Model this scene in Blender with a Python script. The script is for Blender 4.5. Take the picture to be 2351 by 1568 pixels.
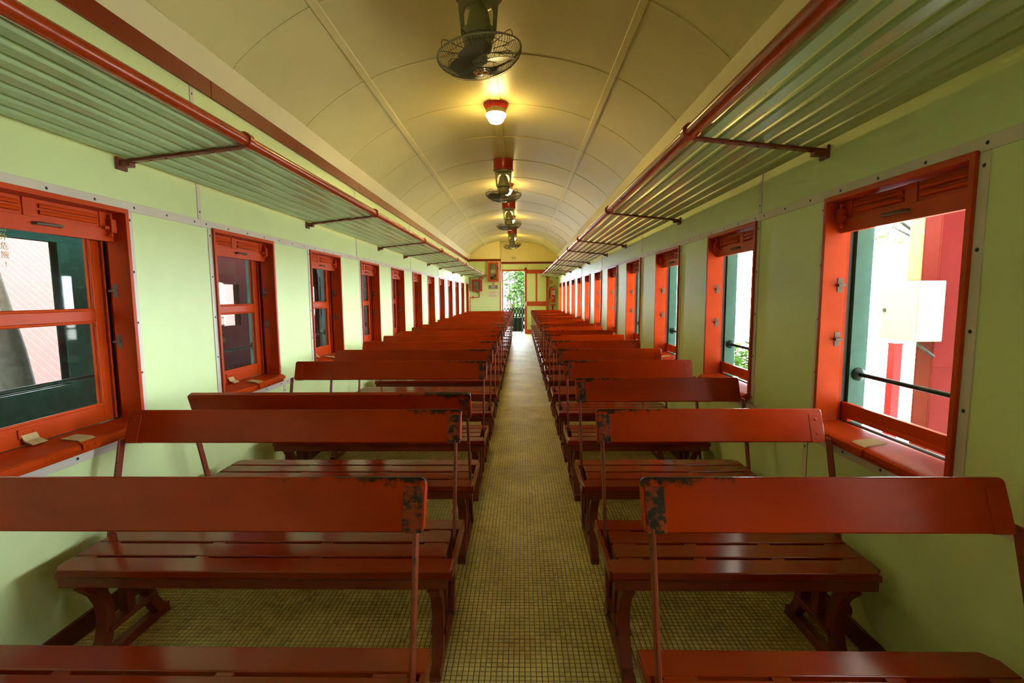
import bpy, bmesh, math, random
from mathutils import Matrix, Vector

for o in list(bpy.data.objects): bpy.data.objects.remove(o)
sc = bpy.context.scene
COL = sc.collection
R = random.Random(7)

# ------------------------------------------------------------------ camera
CAMZ = 1.42
FPX = 1092.28
cam_data = bpy.data.cameras.new('camera')
cam = bpy.data.objects.new('camera', cam_data); COL.objects.link(cam)
cam_data.sensor_fit = 'HORIZONTAL'; cam_data.sensor_width = 36.0
cam_data.lens = FPX / 2351.0 * 36.0
cam_data.clip_start = 0.03; cam_data.clip_end = 300
_p, _y, _r = -0.0963, -0.0197, -0.0071
Ry = Matrix(((math.cos(_y), -math.sin(_y), 0), (math.sin(_y), math.cos(_y), 0), (0, 0, 1)))
Rp = Matrix(((1, 0, 0), (0, math.cos(_p), math.sin(_p)), (0, -math.sin(_p), math.cos(_p))))
Rr = Matrix(((math.cos(_r), 0, math.sin(_r)), (0, 1, 0), (-math.sin(_r), 0, math.cos(_r))))
_M = Rr @ Rp @ Ry          # rows: right, forward, up in world axes
right, fwd, up_ = Vector(_M[0]), Vector(_M[1]), Vector(_M[2])
rot = Matrix((right, up_, -fwd)).transposed()
cam.matrix_world = Matrix.Translation((0, 0, CAMZ)) @ rot.to_4x4()
sc.camera = cam

# ------------------------------------------------------------------ world and exposure
SKY_STRENGTH = 48.0
world = bpy.data.worlds.new('world'); sc.world = world; world.use_nodes = True
bg = world.node_tree.nodes['Background']
bg.inputs[0].default_value = (0.82, 0.94, 1.0, 1); bg.inputs[1].default_value = SKY_STRENGTH
sc.view_settings.view_transform = 'Standard'; sc.view_settings.look = 'None'
sc.view_settings.gamma = 1.0; sc.view_settings.use_curve_mapping = False
sc.view_settings.exposure = 0.0
sun_d = bpy.data.lights.new('sun', 'SUN'); sun_d.energy = 90.0; sun_d.angle = 0.02; sun_d.color = (1.0, 0.96, 0.88)
sun = bpy.data.objects.new('sun', sun_d); COL.objects.link(sun)
sun.rotation_euler = Vector((0.50, -0.12, 0.86)).to_track_quat('Z', 'Y').to_euler()
LAMP_POWER = 130.0
sc.cycles.max_bounces = 8; sc.cycles.diffuse_bounces = 5; sc.cycles.transparent_max_bounces = 16
sc.cycles.sample_clamp_indirect = 6.0

# ------------------------------------------------------------------ dimensions
XL, XR, XC = -1.862, 1.358, -0.252
YN, YP, YD = -8.0, 17.2, 17.75       # wall behind camera, left partition, door wall
S = 0.776                             # bench pitch
WP, WW = 1.3258, 0.7057               # window pitch, width
W0L, W0R = 0.2227, 0.1492
ZT, ZB = 1.836, 0.7955
RIB0, RIBP = 3.11, 1.03

# ------------------------------------------------------------------ materials
MATS = {}
def rgb(c): return (c[0], c[1], c[2], 1.0)
def mat(name, col, rough=0.5, var=0.0, scale=6.0, bump=0.0, bscale=60.0, metal=0.0, wear=None, wear_amt=0.0, wear_scale=8.0, stretch=None, emis=0.0, coat=0.0, spec=0.5):
    m = bpy.data.materials.new(name); m.use_nodes = True; MATS[name] = m
    nt = m.node_tree; N = nt.nodes; L = nt.links
    b = N['Principled BSDF']
    b.inputs['Base Color'].default_value = rgb(col); b.inputs['Roughness'].default_value = rough
    b.inputs['Metallic'].default_value = metal; b.inputs['Specular IOR Level'].default_value = spec
    if coat: b.inputs['Coat Weight'].default_value = coat; b.inputs['Coat Roughness'].default_value = 0.12
    if emis:
        b.inputs['Emission Color'].default_value = rgb(col); b.inputs['Emission Strength'].default_value = emis
    if not (var or bump or wear): return m
    tc = N.new('ShaderNodeTexCoord'); oi = N.new('ShaderNodeObjectInfo')
    ad = N.new('ShaderNodeVectorMath'); ad.operation = 'ADD'
    sc_ = N.new('ShaderNodeVectorMath'); sc_.operation = 'SCALE'
    cmb = N.new('ShaderNodeCombineXYZ')
    for i in range(3): L.new(oi.outputs['Random'], cmb.inputs[i])
    L.new(cmb.outputs[0], sc_.inputs[0]); sc_.inputs['Scale'].default_value = 37.0
    L.new(tc.outputs['Object'], ad.inputs[0]); L.new(sc_.outputs[0], ad.inputs[1])
    vec = ad.outputs[0]
    if stretch:
        mp = N.new('ShaderNodeMapping'); mp.inputs['Scale'].default_value = stretch
        L.new(vec, mp.inputs[0]); vec = mp.outputs[0]
    colout = None
    if var:
        n = N.new('ShaderNodeTexNoise'); n.inputs['Scale'].default_value = scale; n.inputs['Detail'].default_value = 6; n.inputs['Roughness'].default_value = 0.6
        L.new(vec, n.inputs['Vector'])
        r = N.new('ShaderNodeValToRGB')
        r.color_ramp.elements[0].position = 0.3; r.color_ramp.elements[1].position = 0.72
        r.color_ramp.elements[0].color = rgb([max(0, c * (1 - var)) for c in col])
        r.color_ramp.elements[1].color = rgb([min(1, c * (1 + var * 0.6)) for c in col])
        L.new(n.outputs['Fac'], r.inputs[0]); colout = r.outputs[0]
        mr = N.new('ShaderNodeMapRange'); mr.inputs['To Min'].default_value = max(0.02, rough - 0.08); mr.inputs['To Max'].default_value = min(1, rough + 0.1)
        L.new(n.outputs['Fac'], mr.inputs[0]); L.new(mr.outputs[0], b.inputs['Roughness'])
    if wear:
        n2 = N.new('ShaderNodeTexNoise'); n2.inputs['Scale'].default_value = wear_scale; n2.inputs['Detail'].default_value = 9; n2.inputs['Roughness'].default_value = 0.7
        L.new(ad.outputs[0], n2.inputs['Vector'])
        r2 = N.new('ShaderNodeValToRGB'); r2.color_ramp.elements[0].position = 1 - wear_amt - 0.03; r2.color_ramp.elements[1].position = 1 - wear_amt + 0.03
        L.new(n2.outputs['Fac'], r2.inputs[0])
        mx = N.new('ShaderNodeMix'); mx.data_type = 'RGBA'
        L.new(r2.outputs[0], mx.inputs['Factor'])
        if colout: L.new(colout, mx.inputs['A'])
        else: mx.inputs['A'].default_value = rgb(col)
        mx.inputs['B'].default_value = rgb(wear); colout = mx.outputs['Result']
    if colout: L.new(colout, b.inputs['Base Color'])
    if bump:
        n3 = N.new('ShaderNodeTexNoise'); n3.inputs['Scale'].default_value = bscale; n3.inputs['Detail'].default_value = 3
        L.new(vec, n3.inputs['Vector'])
        bp = N.new('ShaderNodeBump'); bp.inputs['Strength'].default_value = bump; bp.inputs['Distance'].default_value = 0.01
        L.new(n3.outputs['Fac'], bp.inputs['Height']); L.new(bp.outputs[0], b.inputs['Normal'])
    return m

mat('wall_paint', (0.66, 0.80, 0.38), 0.45, var=0.06, scale=2.2, bump=0.04, bscale=25)
mat('ceiling_paint', (0.68, 0.60, 0.28), 0.38, var=0.07, scale=1.7, bump=0.05, bscale=14)
mat('cove_paint', (0.72, 0.64, 0.36), 0.45, var=0.05, scale=2.0)
mat('window_red', (0.46, 0.044, 0.002), 0.36, var=0.14, scale=9, bump=0.05, bscale=70, wear=(0.30, 0.03, 0.006), wear_amt=0.33, wear_scale=26, spec=0.16)
mat('bench_red', (0.20, 0.016, 0.001), 0.13, var=0.22, scale=5, bump=0.03, bscale=45, wear=(0.30, 0.030, 0.002), wear_amt=0.31, wear_scale=60, stretch=(0.35, 1, 1), spec=0.32)
mat('back_red', (0.36, 0.026, 0.0006), 0.22, var=0.24, scale=5, bump=0.03, bscale=40, wear=(0.42, 0.05, 0.004), wear_amt=0.29, wear_scale=85, stretch=(0.4, 1, 1), spec=0.18)
def edge_wear(m):
    # paint rubbed dark along the top edge, most of all at the aisle end where hands grip the board
    nt = m.node_tree; N = nt.nodes; L = nt.links; b = N['Principled BSDF']
    src = b.inputs['Base Color'].links[0].from_socket
    tc = N.new('ShaderNodeTexCoord'); sp = N.new('ShaderNodeSeparateXYZ'); L.new(tc.outputs['Object'], sp.inputs[0])
    top = N.new('ShaderNodeMapRange'); top.inputs['From Min'].default_value = 0.095; top.inputs['From Max'].default_value = 0.140; L.new(sp.outputs[2], top.inputs[0])
    ab = N.new('ShaderNodeMath'); ab.operation = 'ABSOLUTE'; L.new(sp.outputs[0], ab.inputs[0])
    en = N.new('ShaderNodeMapRange'); en.inputs['From Min'].default_value = 0.75; en.inputs['From Max'].default_value = 0.0; L.new(ab.outputs[0], en.inputs[0])
    mu = N.new('ShaderNodeMath'); mu.operation = 'MULTIPLY'; L.new(top.outputs[0], mu.inputs[0]); L.new(en.outputs[0], mu.inputs[1])
    e2 = N.new('ShaderNodeMapRange'); e2.inputs['From Min'].default_value = 0.55; e2.inputs['From Max'].default_value = 0.0; e2.inputs['To Max'].default_value = 0.16; L.new(ab.outputs[0], e2.inputs[0])
    su = N.new('ShaderNodeMath'); su.operation = 'MULTIPLY_ADD'; su.inputs[1].default_value = 0.42; L.new(mu.outputs[0], su.inputs[0]); L.new(e2.outputs[0], su.inputs[2])
    nz = N.new('ShaderNodeTexNoise'); nz.inputs['Scale'].default_value = 26; nz.inputs['Detail'].default_value = 10; nz.inputs['Roughness'].default_value = 0.72
    oi = N.new('ShaderNodeObjectInfo'); va = N.new('ShaderNodeVectorMath'); va.operation = 'MULTIPLY_ADD'; cm = N.new('ShaderNodeCombineXYZ')
    for k in range(3): L.new(oi.outputs['Random'], cm.inputs[k])
    va.inputs[1].default_value = (53, 53, 53); L.new(cm.outputs[0], va.inputs[0]); L.new(tc.outputs['Object'], va.inputs[2]); L.new(va.outputs[0], nz.inputs['Vector'])
    ad = N.new('ShaderNodeMath'); ad.operation = 'ADD'; L.new(nz.outputs['Fac'], ad.inputs[0]); L.new(su.outputs[0], ad.inputs[1])
    rp = N.new('ShaderNodeValToRGB'); rp.color_ramp.elements[0].position = 0.80; rp.color_ramp.elements[1].position = 0.92; L.new(ad.outputs[0], rp.inputs[0])
    mx = N.new('ShaderNodeMix'); mx.data_type = 'RGBA'; L.new(rp.outputs[0], mx.inputs['Factor']); L.new(src, mx.inputs['A']); mx.inputs['B'].default_value = (0.030, 0.017, 0.010, 1)
    L.new(mx.outputs['Result'], b.inputs['Base Color'])
edge_wear(MATS['back_red'])
mat('frame_red', (0.17, 0.019, 0.005), 0.38, var=0.25, scale=8, bump=0.05, wear=(0.05, 0.012, 0.008), wear_amt=0.38, wear_scale=25)
mat('strap_iron', (0.26, 0.032, 0.006), 0.40, var=0.3, scale=14, wear=(0.018, 0.013, 0.010), wear_amt=0.49, wear_scale=26, bump=0.12, bscale=60, spec=0.3)
mat('arm_iron', (0.21, 0.032, 0.012), 0.33, var=0.25, scale=12, wear=(0.025, 0.012, 0.010), wear_amt=0.40, wear_scale=34)
mat('cornice_wood', (0.17, 0.018, 0.002), 0.38, var=0.25, scale=6, stretch=(1, 0.2, 1), bump=0.06, bscale=40, spec=0.2)
mat('rail_red', (0.30, 0.030, 0.004), 0.20, var=0.2, scale=9, bump=0.012, bscale=60, wear=(0.16, 0.02, 0.008), wear_amt=0.36, wear_scale=15)
mat('bracket_brown', (0.15, 0.020, 0.008), 0.35, var=0.3, scale=14)
mat('rack_green', (0.36, 0.50, 0.26), 0.22, var=0.12, scale=10, bump=0.025, bscale=70, stretch=(1, 0.15, 1), wear=(0.20, 0.28, 0.12), wear_amt=0.27, wear_scale=30)
mat('strip_grey', (0.66, 0.61, 0.52), 0.45, var=0.12, scale=3.5)
mat('screw_dark', (0.03, 0.03, 0.03), 0.4, metal=0.6)
mat('outer_green', (0.02, 0.11, 0.08), 0.35, var=0.25, scale=9)
mat('track_black', (0.015, 0.022, 0.020), 0.35, var=0.4, scale=12)
mat('bar_green', (0.006, 0.022, 0.016), 0.35, var=0.2, scale=12, spec=0.2)
mat('leather_tan', (0.50, 0.38, 0.17), 0.6, var=0.2, scale=20)
mat('bare_metal', (0.13, 0.08, 0.05), 0.5, metal=0.2, var=0.25, scale=20)
mat('fan_grey', (0.30, 0.29, 0.17), 0.32, var=0.15, scale=12)
mat('fan_wire', (0.10, 0.095, 0.055), 0.40, metal=0.3, var=0.3, scale=20)
mat('fan_blade', (0.11, 0.10, 0.055), 0.35, var=0.2)
mat('chrome', (0.65, 0.62, 0.58), 0.15, metal=1.0, var=0.1)
mat('lamp_red', (0.38, 0.018, 0.012), 0.28, var=0.15)
mat('lamp_ring', (0.55, 0.48, 0.28), 0.4, var=0.08)
mat('skirting', (0.10, 0.014, 0.010), 0.4, var=0.25)
mat('door_red', (0.42, 0.055, 0.010), 0.36, var=0.16, scale=8)
mat('brass', (0.62, 0.42, 0.16), 0.3, metal=0.9, var=0.1)
mat('cream_paint', (0.62, 0.52, 0.30), 0.5, var=0.06)
mat('gable_paint', (0.88, 0.77, 0.36), 0.45, var=0.05)
mat('number_olive', (0.06, 0.045, 0.012), 0.5, var=0.1)
mat('hose_red', (0.38, 0.012, 0.010), 0.3, var=0.12)
mat('dial_white', (0.75, 0.72, 0.62), 0.4, var=0.05)
mat('notice_paper', (0.72, 0.66, 0.55), 0.6, var=0.04)
mat('notice_ink', (0.40, 0.35, 0.26), 0.6, var=0.1)
mat('plaque_grey', (0.13, 0.14, 0.11), 0.4, var=0.1)
mat('plaque_ink', (0.62, 0.62, 0.52), 0.4, var=0.05)
mat('meter_black', (0.02, 0.02, 0.015), 0.4, var=0.1)
mat('meter_grey', (0.42, 0.42, 0.34), 0.4, var=0.1)
mat('sign_yellow', (0.75, 0.55, 0.06), 0.4, var=0.05)
mat('white_paint', (0.72, 0.72, 0.68), 0.45, var=0.05)
mat('ext_red', (0.50, 0.010, 0.010), 0.18, var=0.08)
mat('rubber_black', (0.012, 0.012, 0.012), 0.5, var=0.1)
mat('gate_black', (0.004, 0.004, 0.003), 0.45, var=0.2, spec=0.05)
mat('canvas_black', (0.004, 0.004, 0.003), 0.6, var=0.3, scale=6, bump=0.2, bscale=12, spec=0.03)
mat('steel_red', (0.10, 0.006, 0.005), 0.4, var=0.12, scale=7, bump=0.08, bscale=30, spec=0.06)
mat('post_red', (0.25, 0.012, 0.012), 0.4, var=0.1, spec=0.08)
mat('box_ivory', (0.36, 0.335, 0.22), 0.4, var=0.04, spec=0.1)
mat('trunking_yellow', (0.36, 0.27, 0.09), 0.45, var=0.1, spec=0.1)
mat('fence_white', (0.75, 0.75, 0.75), 0.4, var=0.04)
mat('concrete', (0.42, 0.41, 0.38), 0.9, var=0.12, scale=2, bump=0.2, bscale=40, spec=0.1)
mat('bark', (0.016, 0.014, 0.010), 0.9, spec=0.05, var=0.4, scale=9, bump=0.5, bscale=16)
mat('leaf', (0.07, 0.14, 0.02), 0.55, var=0.35, scale=4, spec=0.1)
mat('bamboo_leaf', (0.05, 0.105, 0.022), 0.5, var=0.4, scale=3, spec=0.1)
mat('bamboo_cane', (0.08, 0.11, 0.03), 0.45, var=0.25, scale=5, spec=0.1)
mat('coach_green', (0.012, 0.06, 0.045), 0.5, spec=0.1, var=0.1, scale=4)
mat('coach_maroon', (0.14, 0.012, 0.011), 0.5, spec=0.1, var=0.1, scale=4)
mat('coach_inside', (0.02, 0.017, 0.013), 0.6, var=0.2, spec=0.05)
mat('coach_roof', (0.08, 0.08, 0.08), 0.7, var=0.2)
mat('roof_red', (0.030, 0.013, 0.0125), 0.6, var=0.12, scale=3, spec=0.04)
mat('char_gold', (0.40, 0.30, 0.05), 0.5, var=0.05)
mat('vestibule', (0.30, 0.26, 0.18), 0.6, var=0.2)
mat('canopy_grey', (0.30, 0.29, 0.27), 0.7, var=0.15)
mat('ballast', (0.12, 0.11, 0.10), 0.95, var=0.4, scale=20, bump=0.6, bscale=40, spec=0.1)
mat('blocker_wall', (0.22, 0.19, 0.15), 0.8, var=0.15)
mat('coach_body', (0.05, 0.10, 0.07), 0.5, var=0.2)

def mosaic(pitch, gap, x0, y0):
    m = bpy.data.materials.new('mosaic_floor'); m.use_nodes = True; MATS['mosaic_floor'] = m
    nt = m.node_tree; N = nt.nodes; L = nt.links; b = N['Principled BSDF']
    g = N.new('ShaderNodeNewGeometry')
    sub = N.new('ShaderNodeVectorMath'); sub.operation = 'SUBTRACT'; sub.inputs[1].default_value = (x0, y0, 0)
    L.new(g.outputs['Position'], sub.inputs[0])
    dv = N.new('ShaderNodeVectorMath'); dv.operation = 'SCALE'; dv.inputs['Scale'].default_value = 1 / pitch
    L.new(sub.outputs[0], dv.inputs[0])
    fl = N.new('ShaderNodeVectorMath'); fl.operation = 'FLOOR'; L.new(dv.outputs[0], fl.inputs[0])
    fr = N.new('ShaderNodeVectorMath'); fr.operation = 'FRACTION'; L.new(dv.outputs[0], fr.inputs[0])
    sx = N.new('ShaderNodeSeparateXYZ'); L.new(fl.outputs[0], sx.inputs[0])
    cb = N.new('ShaderNodeCombineXYZ'); L.new(sx.outputs[0], cb.inputs[0]); L.new(sx.outputs[1], cb.inputs[1])
    wn = N.new('ShaderNodeTexWhiteNoise'); wn.noise_dimensions = '2D'; L.new(cb.outputs[0], wn.inputs['Vector'])
    rp = N.new('ShaderNodeValToRGB'); e = rp.color_ramp.elements
    e[0].color = (0.49, 0.39, 0.11, 1); e[1].color = (0.70, 0.58, 0.20, 1); e[1].position = 0.9
    q = rp.color_ramp.elements.new(0.25); q.color = (0.60, 0.49, 0.15, 1)
    L.new(wn.outputs['Value'], rp.inputs[0])
    # dirt
    n = N.new('ShaderNodeTexNoise'); n.inputs['Scale'].default_value = 2.3; n.inputs['Detail'].default_value = 7; n.inputs['Roughness'].default_value = 0.62
    L.new(g.outputs['Position'], n.inputs['Vector'])
    dr = N.new('ShaderNodeValToRGB'); dr.color_ramp.elements[0].position = 0.33; dr.color_ramp.elements[1].position = 0.62
    dr.color_ramp.elements[0].color = (0.62, 0.56, 0.44, 1); dr.color_ramp.elements[1].color = (1, 1, 1, 1)
    L.new(n.outputs['Fac'], dr.inputs[0])
    ml = N.new('ShaderNodeMix'); ml.data_type = 'RGBA'; ml.blend_type = 'MULTIPLY'; ml.inputs['Factor'].default_value = 1
    L.new(rp.outputs[0], ml.inputs['A']); L.new(dr.outputs[0], ml.inputs['B'])
    # grout mask
    sf = N.new('ShaderNodeSeparateXYZ'); L.new(fr.outputs[0], sf.inputs[0])
    gx = N.new('ShaderNodeMath'); gx.operation = 'GREATER_THAN'; gx.inputs[1].default_value = 1 - gap / pitch; L.new(sf.outputs[0], gx.inputs[0])
    gy = N.new('ShaderNodeMath'); gy.operation = 'GREATER_THAN'; gy.inputs[1].default_value = 1 - gap / pitch; L.new(sf.outputs[1], gy.inputs[0])
    gm = N.new('ShaderNodeMath'); gm.operation = 'MAXIMUM'; L.new(gx.outputs[0], gm.inputs[0]); L.new(gy.outputs[0], gm.inputs[1])
    mx = N.new('ShaderNodeMix'); mx.data_type = 'RGBA'; L.new(gm.outputs[0], mx.inputs['Factor'])
    L.new(ml.outputs['Result'], mx.inputs['A']); mx.inputs['B'].default_value = (0.055, 0.036, 0.014, 1)
    L.new(mx.outputs['Result'], b.inputs['Base Color'])
    mr = N.new('ShaderNodeMapRange'); mr.inputs['To Min'].default_value = 0.34; mr.inputs['To Max'].default_value = 0.6
    L.new(wn.outputs['Value'], mr.inputs[0]); L.new(mr.outputs[0], b.inputs['Roughness'])
    return m
TP, TG = 0.0215, 0.0028
mosaic(TP, TG, XL, 0.0)

def glass(name, tint, dust):
    m = bpy.data.materials.new(name); m.use_nodes = True; MATS[name] = m
    nt = m.node_tree; N = nt.nodes; L = nt.links
    for n in list(N):
        if n.type != 'OUTPUT_MATERIAL': N.remove(n)
    out = [n for n in N if n.type == 'OUTPUT_MATERIAL'][0]
    t = N.new('ShaderNodeBsdfTransparent'); t.inputs[0].default_value = rgb(tint)
    g = N.new('ShaderNodeBsdfGlossy'); g.inputs['Roughness'].default_value = 0.03
    lw = N.new('ShaderNodeLayerWeight'); lw.inputs['Blend'].default_value = 0.5
    pw = N.new('ShaderNodeMath'); pw.operation = 'POWER'; pw.inputs[1].default_value = 5.0; L.new(lw.outputs['Facing'], pw.inputs[0])
    f = N.new('ShaderNodeMath'); f.operation = 'MULTIPLY_ADD'; f.inputs[1].default_value = 0.94; f.inputs[2].default_value = 0.03; L.new(pw.outputs[0], f.inputs[0])
    a = N.new('ShaderNodeMixShader'); L.new(f.outputs[0], a.inputs[0]); L.new(t.outputs[0], a.inputs[1]); L.new(g.outputs[0], a.inputs[2])
    d = N.new('ShaderNodeBsdfDiffuse'); d.inputs[0].default_value = (0.6, 0.58, 0.52, 1)
    tc = N.new('ShaderNodeTexCoord'); nz = N.new('ShaderNodeTexNoise'); nz.inputs['Scale'].default_value = 160; nz.inputs['Detail'].default_value = 5
    L.new(tc.outputs['Object'], nz.inputs['Vector'])
    mr = N.new('ShaderNodeMapRange'); mr.inputs['From Min'].default_value = 0.4; mr.inputs['From Max'].default_value = 0.8
    mr.inputs['To Min'].default_value = dust * 0.5; mr.inputs['To Max'].default_value = dust * 2; L.new(nz.outputs['Fac'], mr.inputs[0])
    b = N.new('ShaderNodeMixShader'); L.new(mr.outputs[0], b.inputs[0]); L.new(a.outputs[0], b.inputs[1]); L.new(d.outputs[0], b.inputs[2])
    L.new(b.outputs[0], out.inputs['Surface'])
glass('window_glass', (0.90, 0.94, 0.92), 0.012)
glass('case_glass', (0.9, 0.92, 0.9), 0.02)
m = mat('lamp_globe', (1.0, 0.66, 0.24), 0.3); 
m.node_tree.nodes['Principled BSDF'].inputs['Emission Color'].default_value = (1.0, 0.70, 0.22, 1)
m.node_tree.nodes['Principled BSDF'].inputs['Emission Strength'].default_value = LAMP_POWER

# ------------------------------------------------------------------ mesh helpers
def face_weight(me):
    # area-weighted corner normals, so broad faces stay flat and only the rounded edges shade round
    vf = [[] for _ in me.vertices]; P = me.polygons
    data = [(p.normal.copy(), p.area) for p in P]
    for p in P:
        for v in p.vertices: vf[v].append(p.index)
    out = [None]*len(me.loops)
    for p in P:
        n0 = data[p.index][0]
        for li, v in zip(p.loop_indices, p.vertices):
            n = Vector((0, 0, 0))
            for q in vf[v]:
                nq, a = data[q]
                if nq.dot(n0) > 0.55: n += nq*(a*a + 1e-14)
            out[li] = tuple(n.normalized()) if n.length > 0 else tuple(n0)
    me.normals_split_custom_set(out)
class MB:
    def __init__(s): s.v = []; s.f = []
    def box(s, x0, x1, y0, y1, z0, z1):
        if x0 > x1: x0, x1 = x1, x0
        if y0 > y1: y0, y1 = y1, y0
        if z0 > z1: z0, z1 = z1, z0
        n = len(s.v)
        s.v += [(x0,y0,z0),(x1,y0,z0),(x1,y1,z0),(x0,y1,z0),(x0,y0,z1),(x1,y0,z1),(x1,y1,z1),(x0,y1,z1)]
        s.f += [tuple(n+i for i in q) for q in ((0,3,2,1),(4,5,6,7),(0,1,5,4),(1,2,6,5),(2,3,7,6),(3,0,4,7))]
        return s
    def prism(s, pts, a0, a1, axis):
        """polygon pts (p,q) extruded along axis: 'x': (a,p,q)  'y': (p,a,q)  'z': (p,q,a)"""
        mk = {'x': lambda a,p,q:(a,p,q), 'y': lambda a,p,q:(p,a,q), 'z': lambda a,p,q:(p,q,a)}[axis]
        n = len(s.v); k = len(pts)
        s.v += [mk(a0,p,q) for p,q in pts] + [mk(a1,p,q) for p,q in pts]
        s.f += [tuple(range(n, n+k)), tuple(range(n+2*k-1, n+k-1, -1))]
        s.f += [(n+i, n+k+i, n+k+(i+1)%k, n+(i+1)%k) for i in range(k)]
        return s
    def tube(s, pts, r, n=8, closed=False, caps=True):
        P = [Vector(p) for p in pts]; K = len(P); base = len(s.v); prev = None
        rr = r if isinstance(r, (list, tuple)) else [r]*K
        for i in range(K):
            if closed: t = P[(i+1)%K] - P[(i-1)%K]
            else: t = P[min(i+1,K-1)] - P[max(i-1,0)]
            t.normalize()
            if prev is None:
                a = Vector((0,0,1)) if abs(t.z) < 0.9 else Vector((1,0,0))
                u = t.cross(a).normalized()
            else:
                u = (prev - t*prev.dot(t)).normalized()
            prev = u; w = t.cross(u)
            for j in range(n):
                an = 2*math.pi*j/n
                s.v.append(tuple(P[i] + (u*math.cos(an) + w*math.sin(an))*rr[i]))
        for i in range(K if closed else K-1):
            i2 = (i+1)%K
            for j in range(n):
                j2 = (j+1)%n
                s.f.append((base+i*n+j, base+i*n+j2, base+i2*n+j2, base+i2*n+j))
        if caps and not closed:
            s.f.append(tuple(base+j for j in range(n-1,-1,-1))); s.f.append(tuple(base+(K-1)*n+j for j in range(n)))
        return s
    def lathe(s, prof, n=24, c=(0,0,0), axis='z'):
        base = len(s.v); K = len(prof)
        for r, h in prof:
            for j in range(n):
                a = 2*math.pi*j/n; x, y = r*math.cos(a), r*math.sin(a)
                p = {'z':(x,y,h),'x':(h,x,y),'y':(x,h,y)}[axis]
                s.v.append((c[0]+p[0], c[1]+p[1], c[2]+p[2]))
        for i in range(K-1):
            for j in range(n):
                j2=(j+1)%n; s.f.append((base+i*n+j, base+i*n+j2, base+(i+1)*n+j2, base+(i+1)*n+j))
        if prof[0][0] > 1e-6: s.f.append(tuple(base+j for j in range(n-1,-1,-1)))
        if prof[-1][0] > 1e-6: s.f.append(tuple(base+(K-1)*n+j for j in range(n)))
        return s
    def quad(s, a, b, c, d):
        n = len(s.v); s.v += [tuple(a),tuple(b),tuple(c),tuple(d)]; s.f.append((n,n+1,n+2,n+3)); return s
    def mesh(s, name, bevel=0.0, seg=2, smooth=True, fix=True):
        me = bpy.data.meshes.new(name)
        me.from_pydata(s.v, [], s.f)
        if bevel or fix:
            bm = bmesh.new(); bm.from_mesh(me)
            if fix: bmesh.ops.recalc_face_normals(bm, faces=bm.faces)
            if bevel:
                ed = [e for e in bm.edges if len(e.link_faces) == 2 and e.calc_face_angle(0) > 0.6]
                bmesh.ops.bevel(bm, geom=ed, offset=bevel, segments=seg, profile=0.5, affect='EDGES', clamp_overlap=True)
            bm.to_mesh(me); bm.free()
        if smooth:
            me.polygons.foreach_set('use_smooth', [True]*len(me.polygons))
            if bevel: face_weight(me)
            else: me.set_sharp_from_angle(angle=math.radians(38))
        return me
def link(name, me, material=None, parent=None, loc=(0,0,0), rot=(0,0,0)):
    o = bpy.data.objects.new(name, me); COL.objects.link(o)
    o.location = loc; o.rotation_euler = rot
    if parent: o.parent = parent
    if material and me is not None and not me.materials: me.materials.append(MATS[material])
    return o
def obj(name, mb, material, parent=None, bevel=0.0, loc=(0,0,0), rot=(0,0,0), seg=2, smooth=True):
    return link(name, mb.mesh(name, bevel, seg, smooth), material, parent, loc, rot)
def empty(name, loc=(0,0,0), rot=(0,0,0)):
    o = bpy.data.objects.new(name, None); COL.objects.link(o); o.location = loc; o.rotation_euler = rot
    o.empty_display_size = 0.1; return o
def tag(o, label=None, cat=None, group=None, kind=None):
    if label: o['label'] = label
    if cat: o['category'] = cat
    if group: o['group'] = group
    if kind: o['kind'] = kind
    return o
def struct(o, label): return tag(o, label, kind='structure')
def text_mesh(txt, size, name='text', depth=0.001, vertical=False):
    cu = bpy.data.curves.new(name, 'FONT'); cu.body = txt; cu.size = size; cu.extrude = depth
    cu.align_x = 'CENTER'; cu.align_y = 'CENTER'
    t = bpy.data.objects.new(name, cu); COL.objects.link(t)
    dg = bpy.context.evaluated_depsgraph_get(); dg.update()
    me = bpy.data.meshes.new_from_object(t.evaluated_get(dg))
    bpy.data.objects.remove(t); bpy.data.curves.remove(cu); me.name = name
    return me
ORD = ['first','second','third','fourth','fifth','sixth','seventh','eighth','ninth','tenth','eleventh','twelfth','thirteenth','fourteenth','fifteenth','sixteenth','seventeenth','eighteenth','nineteenth','twentieth']

# ------------------------------------------------------------------ floor
YT0, YT1 = 1.4835, 6.0      # built mosaic tiles
fl = MB()
fl.box(XL-0.15, XR+0.15, YN, YT0, -0.06, 0.0)
fl.box(XL-0.15, XR+0.15, YT0, YT1, -0.06, -0.0035)
fl.box(XL-0.15, XR+0.15, YT1, YD+0.06, -0.06, 0.0)
floor = struct(obj('floor', fl, 'mosaic_floor', smooth=False), 'yellowish small-tile mosaic floor of the railway carriage')
TS = TP - TG
def tile_geo(vs, fs, x, y, h):
    n = len(vs); i = 0.0012; z0 = -0.0035
    vs += [(x,y,z0),(x+TS,y,z0),(x+TS,y+TS,z0),(x,y+TS,z0),(x+i,y+i,h),(x+TS-i,y+i,h),(x+TS-i,y+TS-i,h),(x+i,y+TS-i,h)]
    fs += [(n+4,n+5,n+6,n+7),(n,n+1,n+5,n+4),(n+1,n+2,n+6,n+5),(n+2,n+3,n+7,n+6),(n+3,n,n+4,n+7)]
vs, fs = [], []; tile_geo(vs, fs, 0, 0, 0.0)
tm = bpy.data.meshes.new('tile'); tm.from_pydata(vs, [], fs); tm.materials.append(MATS['mosaic_floor'])
ncol = int((XR-XL)/TP)
c0, c1 = int((-0.30-XL)/TP), int((0.30-XL)/TP)      # the aisle columns
r0 = int(round(YT0/TP)); single = set()
k = 0
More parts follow.
